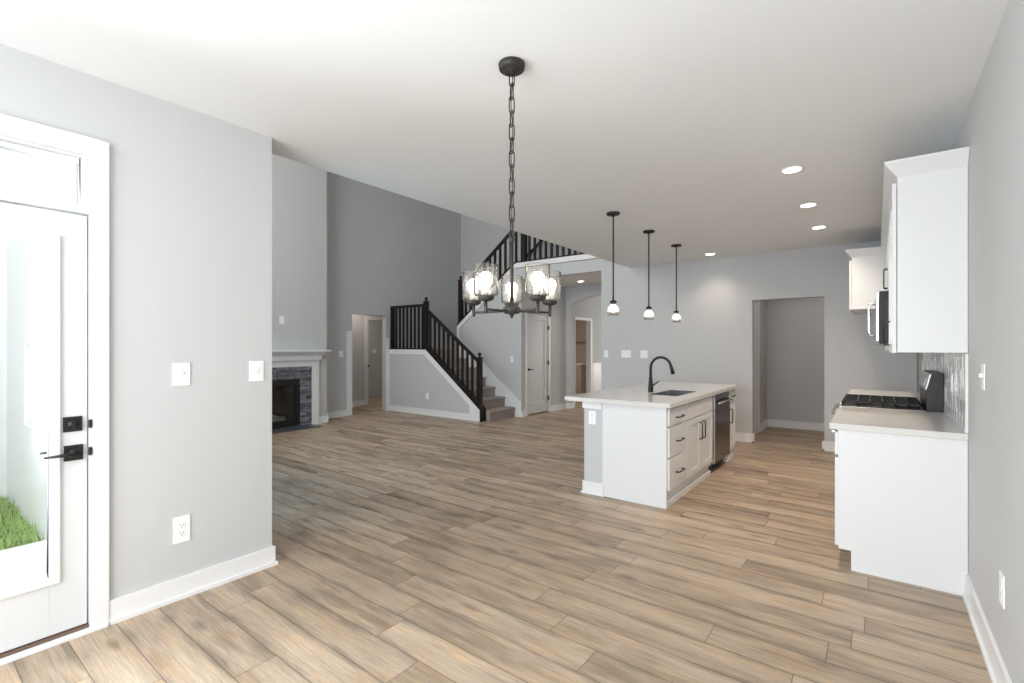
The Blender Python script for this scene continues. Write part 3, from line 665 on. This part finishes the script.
for a in ((X0, X1, Y0, sy0), (X0, X1, sy1, Y1), (X0, sx0, sy0, sy1), (sx1, X1, sy0, sy1)): ct.box(*a, 0.8762, 0.914)
tag(ct.build('countertop', M['quartz']), 'white quartz island countertop with the sink cut into it', 'countertop')
t = thing('sink', 'undermount stainless steel sink in the island countertop', 'sink', (-1.70, 5.07, 0.7))
o = MB(); a, b_, c_, d_ = sx0 + .001, sx1 - .001, sy0 + .001, sy1 - .001; q = .004
o.box(a, a + q, c_, d_, 0.68, 0.908).box(b_ - q, b_, c_, d_, 0.68, 0.908).box(a + q, b_ - q, c_, c_ + q, 0.68, 0.908).box(a + q, b_ - q, d_ - q, d_, 0.68, 0.908).box(a, b_, c_, d_, 0.675, 0.68)
o.build('basin', M['steel'], t)
MB().lathe([(0, .003), (.03, .003), (.042, .002), (.042, 0), (0, 0)], (-1.72, 5.07, 0.68), 20).build('drain', M['chrome'], t)
t = thing('faucet', 'matte black gooseneck pull-down faucet standing behind the island sink', 'faucet', (-1.925, 5.0, 0.914))
fx, fy = -1.925, 5.0
MB().lathe([(0, 0), (0.028, 0), (0.027, 0.02), (0.022, 0.10), (0.017, 0.16), (0.0, 0.16)], (fx, fy, 0.914), 20).build('body', M['black'], t)
pts_ = [(fx, fy, 1.06), (fx, fy, 1.17)]
for i in range(1, 13):
    a = math.pi * (1 - i / 12 * 0.93); pts_.append((fx + 0.11 + 0.11 * math.cos(a), fy, 1.17 + 0.115 * math.sin(a)))
MB().tube(pts_, 0.014, 12).build('spout', M['black'], t)
e0 = Vector(pts_[-1])
MB().tube([e0, e0 + Vector((0.006, 0, -0.02)), e0 + Vector((0.024, 0, -0.085))], [0.015, 0.018, 0.021], 12).build('spray_head', M['black'], t)
MB().tube([(fx, fy, 0.985), (fx + 0.035, fy - 0.005, 0.99), (fx + 0.10, fy - 0.02, 1.035)], [0.012, 0.008, 0.006], 8).build('lever', M['black'], t)

# ================================================================== RIGHT-HAND RUN
XR = 0.408
def base_cab(t, y0, y1, nd, near=False, pulls=True):
    MB().box(-0.19, XR, y0, y1, 0.115, 0.875).build('carcass', M['cab'], t)
    MB().box(-0.126, XR, y0, y1, 0.0, 0.115).build('toe_kick', M['cab'], t)
    wd = (y1 - y0) / nd
    for i in range(nd):
        a, b_ = y0 + i * wd + 0.006, y0 + (i + 1) * wd - 0.006
        d = front(-0.212, -0.191, a, b_, 0.708, 0.856, 'slab').build('drawer', M['cab'], t, 0.003); ym = (a + b_) / 2
        if pulls: pull(d, (-0.212, ym - 0.08, 0.78), (-0.212, ym + 0.08, 0.78), (-1, 0, 0))
        d = MB(); f = 0.058
        d.box(-0.212, -0.191, a, a + f, 0.13, 0.692).box(-0.212, -0.191, b_ - f, b_, 0.13, 0.692).box(-0.212, -0.191, a + f, b_ - f, 0.13, 0.13 + f).box(-0.212, -0.191, a + f, b_ - f, 0.692 - f, 0.692).box(-0.2, -0.191, a + f, b_ - f, 0.13 + f, 0.692 - f)
        d = d.build('door', M['cab'], t, 0.003); yh = b_ - 0.04 if i % 2 == 0 else a + 0.04
        if pulls: pull(d, (-0.212, yh, 0.49), (-0.212, yh, 0.65), (-1, 0, 0))
t = thing('base_cabinet', 'white base cabinet with plain end panel nearest the camera along the right wall', 'cabinet', (0.1, 4.2, 0)); base_cab(t, 3.70, 4.728, 2, pulls=False)
o = MB().prism([(-0.126, 0), (XR, 0), (XR, 0.875), (-0.192, 0.875), (-0.192, 0.12), (-0.126, 0.12)], 'Y', 3.68, 3.699)
o.box(-0.126, XR, 3.674, 3.68, 0, 0.014)
o.build('end_panel', M['cab'], t, 0.0015)
t = thing('base_cabinet', 'white base cabinet beyond the range along the right wall', 'cabinet', (0.1, 6.1, 0)); base_cab(t, 5.494, 6.69, 2)
tag(MB().box(-0.238, XR, 3.655, 4.730, 0.8762, 0.914).build('countertop', M['quartz'], None, 0.003), 'white quartz countertop in front of the range on the near base cabinet', 'countertop')
tag(MB().box(-0.238, XR, 5.492, 6.70, 0.8762, 0.914).build('countertop', M['quartz'], None, 0.003), 'white quartz countertop beyond the range on the far base cabinet', 'countertop')
# range
t = thing('gas_range', 'stainless gas range with black grates and raised backguard between the countertops', 'range', (0.05, 5.11, 0))
ya, yb = 4.737, 5.485
MB().box(-0.215, XR - 0.014, ya, yb, 0.03, 0.905).build('body', M['darksteel'], t)
MB().box(-0.24, -0.216, ya + .005, yb - .005, 0.20, 0.745).build('oven_door', M['steel'], t, 0.004)
MB().box(-0.243, -0.2405, ya + .1, yb - .1, 0.30, 0.62).build('oven_window', M['blackglass'], t)
MB().box(-0.24, -0.216, ya + .005, yb - .005, 0.05, 0.19).build('storage_drawer', M['steel'], t, 0.004)
o = MB().tube([(-0.24, ya + .08, .70), (-0.285, ya + .08, .70)], .009, 8).tube([(-0.24, yb - .08, .70), (-0.285, yb - .08, .70)], .009, 8).tube([(-0.285, ya + .04, .70), (-0.285, yb - .04, .70)], .011, 10)
o.build('oven_handle', M['chrome'], t)
MB().prism([(-0.216, 0.755), (-0.262, 0.755), (-0.258, 0.83), (-0.225, 0.91), (-0.216, 0.912)], 'Y', ya, yb).build('control_panel', M['steel'], t, 0.002)
for i in range(5):
    y = ya + 0.09 + i * 0.142
    MB().lathe([(0, 0), (0.026, 0), (0.024, -0.012), (0.020, -0.014), (0.019, -0.042), (0.0, -0.045)], (-0.256, y, 0.855), 16, 'X').build('knob', M['chrome'], t)
MB().box(-0.238, 0.295, ya, yb, 0.905, 0.918).build('cooktop', M['steel'], t, 0.003)
MB().box(-0.225, 0.28, ya + 0.03, yb - 0.03, 0.918, 0.921).build('burner_tray', M['castiron'], t)
for bx_, by_ in ((-0.10, ya + .17), (0.16, ya + .17), (-0.10, yb - .17), (0.16, yb - .17), (0.03, (ya + yb) / 2)):
    MB().lathe([(0, 0), (0.045, 0), (0.045, 0.010), (0.03, 0.016), (0, 0.016)], (bx_, by_, 0.921), 18).build('burner', M['castiron'], t)
third = (yb - ya - 0.06) / 3
for k in range(3):
    a = ya + 0.03 + k * third + 0.003; b_ = a + third - 0.006; o = MB(); z0, z1 = 0.942, 0.957
    o.box(-0.225, 0.28, a, a + .012, z0, z1).box(-0.225, 0.28, b_ - .012, b_, z0, z1).box(-0.225, -0.213, a, b_, z0, z1).box(0.268, 0.28, a, b_, z0, z1)
    for x in (-0.12, -0.04, 0.04, 0.12, 0.20): o.box(x - .006, x + .006, a, b_, z0, z1 + 0.004)
    o.box(-0.225, 0.28, (a + b_) / 2 - .006, (a + b_) / 2 + .006, z0, z1)
    for x in (-0.219, 0.04, 0.272):
        for y in (a + .002, b_ - .012): o.box(x - .006, x + .006, y, y + .010, 0.92, z0)
    o.build('grate', M['castiron'], t)
o = MB().prism([(0.300, 0.915), (XR - .014, 0.915), (XR - .014, 1.195), (0.345, 1.20), (0.325, 1.19), (0.298, 1.075), (0.30, 1.02)], 'Y', ya + .004, yb - .004)
o.build('backguard', M['black'], t)
MB().prism([(0.292, 1.078), (0.298, 1.074), (0.326, 1.190), (0.320, 1.194)], 'Y', ya + .002, yb - .002).build('control_display', M['steel'], t)
MB().prism([(0.288, 1.10), (0.2955, 1.098), (0.313, 1.17), (0.306, 1.172)], 'Y', ya + .12, yb - .12).build('display_glass', M['blackglass'], t)
MB().box(-0.15, 0.35, ya + .03, yb - .03, 0.0, 0.03).build('plinth', M['black'], t)

# upper cabinets
def crown(t, x0, y0, y1, ret0, ret1, z0=2.408, z1=2.497, pr=0.062):
    a, b_ = (y0 - pr if ret0 else y0), (y1 + pr if ret1 else y1)
    o = MB().frus((x0, XR, y0, y1), z0, (x0 - pr, XR, a, b_), z1 - 0.012); o.box(x0 - pr, XR, a, b_, z1 - 0.012, z1)
    o.build('crown_moulding', M['cab'], t)
def upper(t, x0, y0, y1, z0, z1, nd, ret0=False, ret1=False, pulls=True):
    MB().box(x0, XR, y0, y1, z0, z1).build('carcass', M['cab'], t, 0.0015)
    wd = (y1 - y0) / nd; f = 0.058
    for i in range(nd):
        a, b_ = y0 + i * wd + (0.012 if i == 0 and ret0 else 0.003), y0 + (i + 1) * wd - 0.003
        d = MB(); xa, xb = x0 - 0.024, x0 - 0.003; za, zb = z0 - 0.004, z1 - 0.03
        d.box(xa, xb, a, a + f, za, zb).box(xa, xb, b_ - f, b_, za, zb).box(xa, xb, a + f, b_ - f, za, za + f).box(xa, xb, a + f, b_ - f, zb - f, zb).box(xa + 0.011, xb, a + f, b_ - f, za + f, zb - f)
        d = d.build('door', M['cab'], t, 0.003)
        yh = b_ - 0.035 if (i % 2 == 0 and nd > 1) else a + 0.035
        hh = 0.16
        if pulls: pull(d, (xa, yh, za + 0.05), (xa, yh, za + 0.05 + hh), (-1, 0, 0), r=0.004, off=0.026)
    crown(t, x0, y0, y1, ret0, ret1)
t = thing('upper_cabinet', 'tall white wall cabinet with blank side, nearest the camera above the counter', 'cabinet', (0.25, 4.2, 1.364), 'white wall cabinets of the kitchen'); upper(t, 0.10, 3.68, 4.728, 1.364, 2.41, 2, True)
t = thing('upper_cabinet', 'short white wall cabinet directly above the microwave', 'cabinet', (0.25, 5.1, 1.84), 'white wall cabinets of the kitchen'); upper(t, 0.10, 4.732, 5.488, 1.84, 2.41, 2)
t = thing('upper_cabinet', 'white wall cabinet beyond the microwave, before the deep corner cabinet', 'cabinet', (0.25, 6.1, 1.364), 'white wall cabinets of the kitchen'); upper(t, 0.10, 5.492, 6.632, 1.364, 2.41, 2)
t = thing('upper_cabinet', 'deep white wall cabinet at the far end against the grey far wall', 'cabinet', (0.1, 7.2, 1.82), 'white wall cabinets of the kitchen'); upper(t, -0.222, 6.70, 7.69, 1.82, 2.41, 2, True, pulls=False)
t = thing('microwave', 'stainless over-the-range microwave hung under the short wall cabinet', 'microwave', (0.2, 5.1, 1.42))
MB().box(0.019, XR, 4.735, 5.485, 1.42, 1.832).build('body', M['blackglass'], t, 0.003)
MB().box(-0.003, 0.018, 4.735, 5.485, 1.44, 1.83).build('door', M['steel'], t, 0.004)
MB().box(-0.0055, -0.0032, 4.93, 5.44, 1.50, 1.79).build('door_window', M['blackglass'], t)
MB().tube([(-0.003, 4.80, 1.48), (-0.040, 4.80, 1.49), (-0.048, 4.80, 1.52), (-0.048, 4.80, 1.70), (-0.040, 4.80, 1.73), (-0.003, 4.80, 1.74)], 0.011, 10).build('handle', M['chrome'], t)
MB().box(0.0, XR - 0.05, 4.76, 5.46, 1.414, 1.42).build('vent_grille', M['slot'], t)
# backsplash: long hexagon tiles on the right wall
bs = thing('backsplash', 'glossy pale elongated hexagon tile backsplash above the right counter', 'backsplash', (XR, 5.2, 0.915))
MB().box(0.4035, 0.4095, 3.70, 6.70, 0.9145, 1.36).build('grout_bed', M['grout'], bs)
o = MB(); tw, th_, pt = 0.062, 0.20, 0.032
import itertools
col = 0; y = 3.70
while y < 6.69:
    z = 0.916 - (0.0 if col % 2 == 0 else (th_ + 0) / 2)
    while z < 1.36:
        pg = [(y + 0.001, z + pt), (y + tw / 2, z), (y + tw - 0.001, z + pt), (y + tw - 0.001, z + th_ - pt - .002), (y + tw / 2, z + th_ - .002), (y + 0.001, z + th_ - pt - .002)]
        pg = [(min(p[0], 6.70), min(max(p[1], 0.916), 1.359)) for p in pg]
        if max(p[1] for p in pg) - min(p[1] for p in pg) > 0.03:
            tx, ty = random.uniform(-.0016, .0016), random.uniform(-.002, .002)
            def fxx(p): return 0.3995 + tx * (p[0] - y - tw / 2) / tw * 2 + ty * (p[1] - z - th_ / 2) / th_ * 2
            o.add([(fxx(p), *p) for p in pg] + [(0.4045, *p) for p in pg], [(0, 1, 2, 3, 4, 5)] + [(i, (i + 1) % 6, 6 + (i + 1) % 6, 6 + i) for i in range(6)])
        z += th_ - pt
    y += tw; col += 1
o.build('tiles', M['tile'], bs)
MB().box(0.398, 0.4095, 3.682, 3.70, 0.9145, 1.36).build('edge_trim', M['trim'], bs)

# ================================================================== WALL PLATES
def plate(kind, label, axis, c, sg, a, z, wd=0.076, ht=0.12, gangs=1, group=None, name=None):
    """a plate on the wall plane axis=c, standing out along sg; a = position along the wall"""
    nm = name or ('light_switch' if kind == 'switch' else 'power_outlet' if kind == 'outlet' else 'cover_plate')
    cat = 'light switch' if kind == 'switch' else 'outlet' if kind == 'outlet' else 'wall plate'
    loc = (c, a, z) if axis == 'X' else (a, c, z)
    t = thing(nm, label, cat, loc, group)
    def bx(o, a0, a1, z0, z1, d0, d1):
        if axis == 'X': o.box(c + sg * d0, c + sg * d1, a + a0, a + a1, z + z0, z + z1)
        else: o.box(a + a0, a + a1, c + sg * d0, c + sg * d1, z + z0, z + z1)
        return o
    bx(MB(), -wd/2, wd/2, -ht/2, ht/2, 0.0005, 0.006).build('faceplate', M['plate'], t, 0.0015)
    for g in range(gangs):
        off = (g - (gangs - 1) / 2) * 0.046
        if kind == 'switch':
            bx(MB(), off - .005, off + .005, -.004, .014, 0.006, 0.018).build('toggle', M['plate'], t, 0.001)
            bx(MB(), off - .007, off + .007, -.014, .016, 0.006, 0.0068).build('toggle_slot', M['cab'], t)
        elif kind == 'rocker':
            bx(MB(), off - .017, off + .017, -.034, .034, 0.006, 0.009).build('rocker', M['plate'], t, 0.001)
        elif kind == 'outlet':
            for dz in (-.022, .022):
                sck = bx(MB(), -.016, .016, dz - .016, dz + .016, 0.006, 0.008).build('socket', M['plate'], t, 0.001)
                o = MB(); bx(o, -.009, -.006, dz - .002, dz + .009, 0.008, 0.0085); bx(o, .006, .009, dz - .002, dz + .009, 0.008, 0.0085); bx(o, -.003, .003, dz - .012, dz - .007, 0.008, 0.0085)
                o.build('socket_slots', M['slot'], sck)
    return t
GP = 'white wall plates'
plate('switch', 'white light switch plate on the left grey wall nearest the patio door', 'X', -3.09, 1, 1.024, 1.245, 0.086, 0.126, group=GP)
plate('switch', 'white light switch plate at the outer end of the left grey wall', 'X', -3.09, 1, 1.432, 1.247, 0.086, 0.126, group=GP)
plate('outlet', 'white power outlet low on the left grey wall above its baseboard', 'X', -3.09, 1, 1.026, 0.38, 0.082, 0.145, group=GP)
plate('switch', 'white light switch on the right wall beside the base cabinet', 'X', 0.41, -1, 3.195, 1.255, 0.08, 0.125, group=GP)
plate('outlet', 'white power outlet low on the right wall near its baseboard', 'X', 0.41, -1, 2.755, 0.415, 0.08, 0.13, group=GP)
plate('outlet', 'white power outlet on the tile backsplash before the range', 'X', 0.398, -1, 4.25, 1.165, 0.075, 0.12, group=GP)
plate('outlet', 'white power outlet on the right wall in the fridge bay beyond the backsplash', 'X', 0.41, -1, 6.95, 1.19, 0.075, 0.12, group=GP)
plate('switch', 'narrow white single switch plate leftmost on the kitchen far wall', 'Y', YF, -1, -3.765, 1.27, 0.078, 0.125, group=GP)
plate('switch', 'wide white triple switch plate in the middle of the kitchen far wall', 'Y', YF, -1, -3.395, 1.272, 0.17, 0.125, 3, GP)
plate('switch', 'white double switch plate rightmost on the kitchen far wall by the faucet', 'Y', YF, -1, -3.08, 1.268, 0.125, 0.13, 2, GP)
plate('outlet', 'white power outlet on the grey end post of the kitchen island', 'Y', 4.10, -1, -2.148, 0.725, 0.075, 0.125, group=GP)
plate('outlet', 'white power outlet low on the grey half wall of the stairs', 'Y', YK, -1, -7.30, 0.385, 0.08, 0.125, group=GP)
plate('switch', 'white light switch on the grey wall between the stair flights', 'Y', YF, -1, -5.83, 1.14, 0.078, 0.125, group=GP)
plate('switch', 'white light switch on the great room wall between chimney and opening', 'X', XW, 1, 5.58, 1.25, 0.09, 0.125, group=GP)
plate('blank', 'white cover plate high on the chimney wall above the mantel', 'X', FX, 1, 4.17, 1.85, 0.085, 0.125, group=GP)
plate('switch', 'white light switch seen through the inner doorway of the back hall', 'X', -11.18, 1, 8.39, 1.27, 0.12, 0.125, 2, GP)

# ================================================================== LAMPS
def point(name, loc, power, col=(1, 0.88, 0.72), r=0.03):
    d = bpy.data.lights.new(name, 'POINT'); d.energy = power; d.color = col; d.shadow_soft_size = r
    o = bpy.data.objects.new(name, d); COL.objects.link(o); o.location = loc; return o
# chandelier
CX, CY = -1.379, 1.819
t = thing('chandelier', 'dark metal chandelier with five seeded glass shades hanging on a chain', 'chandelier', (CX, CY, H))
MB().lathe([(0, 0), (0.062, 0), (0.064, -0.006), (0.060, -0.026), (0.052, -0.032), (0.012, -0.034), (0.010, -0.045), (0, -0.046)], (CX, CY, H - 0.0005), 28).build('ceiling_canopy', M['bronze'], t)
ch = MB(); ztop = H - 0.035; n = 12; zb_ = 1.935; pitch = (ztop - zb_) / n
ang = yaw_ = R(37.14)
for i in range(n):
    zc = ztop - (i + 0.5) * pitch; L2 = pitch / 2 + 0.007; a = yaw_ + (0.5 if i % 2 == 0 else 0.5 + math.pi / 2); wv = 0.0135
    ring = []
    for k in range(16):
        q = 2 * math.pi * k / 16; dx = wv * math.sin(q); dz = (L2 - wv) * (1 if math.cos(q) > 0 else -1) + wv * math.cos(q) if abs(math.cos(q)) > 1e-6 else 0
        ring.append((CX + dx * math.cos(a), CY + dx * math.sin(a), zc + dz))
    ch.tube(ring, 0.0032, 6, True)
ch.build('chain', M['bronze'], t)
MB().tube([(CX + 0.004 * math.cos(i), CY + 0.004 * math.sin(i), ztop - i * (ztop - 1.90) / 20) for i in range(21)], 0.0022, 5).build('cord', M['bronze'], t)
o = MB().tube([(CX, CY, 1.60), (CX, CY, 1.90)], 0.0085, 12)
o.lathe([(0.0085, 0), (0.013, 0.004), (0.013, 0.02), (0.006, 0.026), (0, 0.028)], (CX, CY, 1.895), 14)
o.tube([(CX + 0.012 * math.sin(q) * math.cos(yaw_), CY + 0.012 * math.sin(q) * math.sin(yaw_), 1.930 + 0.012 * math.cos(q)) for q in [2 * math.pi * k / 14 for k in range(14)]], 0.003, 6, True)
o.build('stem', M['gunmetal'], t)
MB().lathe([(0, 0), (0.010, 0), (0.010, 0.010), (0.032, 0.013), (0.042, 0.020), (0.043, 0.036), (0.040, 0.044), (0.030, 0.048), (0.029, 0.062), (0.012, 0.068), (0, 0.068)], (CX, CY, 1.542), 24).build('hub', M['gunmetal'], t)
for k in range(5):
    a = yaw_ + R(90) + k * R(72); ca, sa = math.cos(a), math.sin(a); rr = 0.195; ax_, ay_ = CX + rr * ca, CY + rr * sa
    arm = MB().tube([(CX + 0.03 * ca, CY + 0.03 * sa, 1.568), (CX + 0.195 * ca, CY + 0.195 * sa, 1.564)], 0.0055, 8).lathe([(0, -0.014), (0.006, -0.012), (0.0075, 0), (0.0075, 0.046), (0, 0.046)], (ax_, ay_, 1.558), 12).build('arm', M['gunmetal'], t)
    MB().lathe([(0, 0), (0.022, 0.001), (0.034, 0.008), (0.037, 0.018), (0.036, 0.024), (0, 0.024)], (ax_, ay_, 1.600), 20).build('shade_cup', M['gunmetal'], arm)
    MB().lathe([(0, 0), (0.013, 0), (0.013, 0.03), (0, 0.03)], (ax_, ay_, 1.624), 14).build('lamp_socket', M['socket'], arm)
    MB().lathe([(0.012, 0), (0.016, 0.008), (0.029, 0.034), (0.030, 0.048), (0.026, 0.062), (0.014, 0.073), (0, 0.076)], (ax_, ay_, 1.654), 18).build('light_bulb', M['bulb'], arm)
    MB().lathe([(0.030, 0.001), (0.048, 0.0015), (0.0545, 0.010), (0.055, 0.136), (0.0545, 0.138), (0.052, 0.136), (0.0515, 0.012), (0.046, 0.0045), (0.030, 0.004)], (ax_, ay_, 1.6225), 28).build('glass_shade', M['seeded'], arm)
# pendants over the island
GPN = 'pendant lamps over the island'
for yy, lab, dz in ((4.464, 'black pendant lamp nearest the camera over the near end of the island', 0), (5.413, 'black pendant lamp in the middle of the row over the island', 0.0), (6.376, 'black pendant lamp farthest from the camera over the far island end', 0.008)):
    px = -2.106
    t = thing('pendant_lamp', lab, 'pendant lamp', (px, yy, H), GPN)
    MB().lathe([(0, 0), (0.066, 0), (0.068, -0.010), (0.062, -0.020), (0.015, -0.024), (0.012, -0.035), (0, -0.036)], (px, yy, H - 0.0005), 26).build('ceiling_canopy', M['black'], t)
    MB().tube([(px, yy, H - 0.03), (px, yy, 1.86)], 0.0075, 10).build('rod', M['black'], t)
    MB().lathe([(0, 0.022), (0.012, 0.020), (0.034, 0.008), (0.036, 0.0), (0.034, -0.004), (0.020, -0.006), (0.020, -0.030), (0, -0.030)], (px, yy, 1.845 + dz), 20).build('cap', M['black'], t)
    MB().lathe([(0.011, 0.0), (0.014, -0.010), (0.026, -0.032), (0.028, -0.045), (0.023, -0.058), (0.010, -0.067), (0, -0.069)], (px, yy, 1.814 + dz), 16).build('light_bulb', M['bulb'], t)
    MB().lathe([(0.024, -0.002), (0.027, -0.022), (0.046, -0.048), (0.056, -0.066), (0.059, -0.13), (0.057, -0.13), (0.054, -0.067), (0.044, -0.050), (0.025, -0.024), (0.022, -0.002)], (px, yy, 1.841 + dz), 26).build('glass_shade', M['bellglass'], t)
# recessed downlights
GD = 'recessed ceiling downlights'
def downlight(x, y, z, lab, power):
    t = thing('recessed_downlight', lab, 'ceiling light', (x, y, z), GD)
    MB().lathe([(0.062, -0.004), (0.080, -0.006), (0.086, -0.001), (0.086, -0.0002), (0.060, -0.0002)], (x, y, z), 28).build('trim_ring', M['trim'], t)
    MB().lathe([(0, -0.0035), (0.061, -0.0035), (0.061, -0.0005), (0, -0.0005)], (x, y, z), 24).build('lens', M['lens'], t)
    d = bpy.data.lights.new('downlight_beam', 'SPOT'); d.energy = power; d.color = (1, 0.84, 0.67); d.spot_size = R(125); d.spot_blend = 1.0; d.shadow_soft_size = 0.06
    o = bpy.data.objects.new('downlight_beam', d); COL.objects.link(o); o.location = (x, y, z - 0.02)
downlight(-0.51, 4.19, H, 'round recessed downlight nearest the camera before the right wall cabinets', 24)
downlight(-0.515, 5.33, H, 'round recessed downlight second of the row along the right cabinets', 25)
downlight(-0.515, 6.40, H, 'round recessed downlight farthest of the row along the right cabinets', 25)
downlight(-1.92, 7.30, H, 'round recessed downlight close to the far wall, left of the cabinet row', 10)
downlight(-4.85, 8.75, H, 'round recessed downlight in the hall ceiling before the arch', 12)
downlight(-3.95, 10.9, H, 'round recessed downlight behind the arch in the foyer ceiling', 16)

# ================================================================== BATHROOM THINGS
t = thing('bathroom_vanity', 'beige bathroom vanity glimpsed through the doorway beyond the arch', 'vanity', (-7.2, 12.4, 0))
MB().box(-7.77, -6.75, 12.2, 13.19, 0.0, 0.86).build('carcass', M['vanity'], t)
MB().box(-7.77, -6.72, 12.17, 13.19, 0.86, 0.90).build('vanity_top', M['quartz'], t)
d = MB().box(-7.6, -6.80, 12.18, 12.199, 0.66, 0.83).build('drawer', M['vanity'], t, 0.003)
pull(d, (-7.02, 12.18, 0.75), (-6.88, 12.18, 0.75), (0, -1, 0))
MB().box(-7.6, -6.80, 12.18, 12.199, 0.12, 0.64).build('door', M['vanity'], t, 0.003)
t = thing('towel_bar', 'dark towel bar on the bathroom wall above the vanity', 'towel bar', (-7.3, 13.15, 1.5))
MB().tube([(-7.6, 13.12, 1.53), (-6.7, 13.12, 1.53)], 0.012, 8).build('bar', M['black'], t)
for x in (-7.58, -6.72): MB().tube([(x, 13.12, 1.53), (x, 13.199, 1.53)], 0.016, 8).build('bracket', M['black'], t)
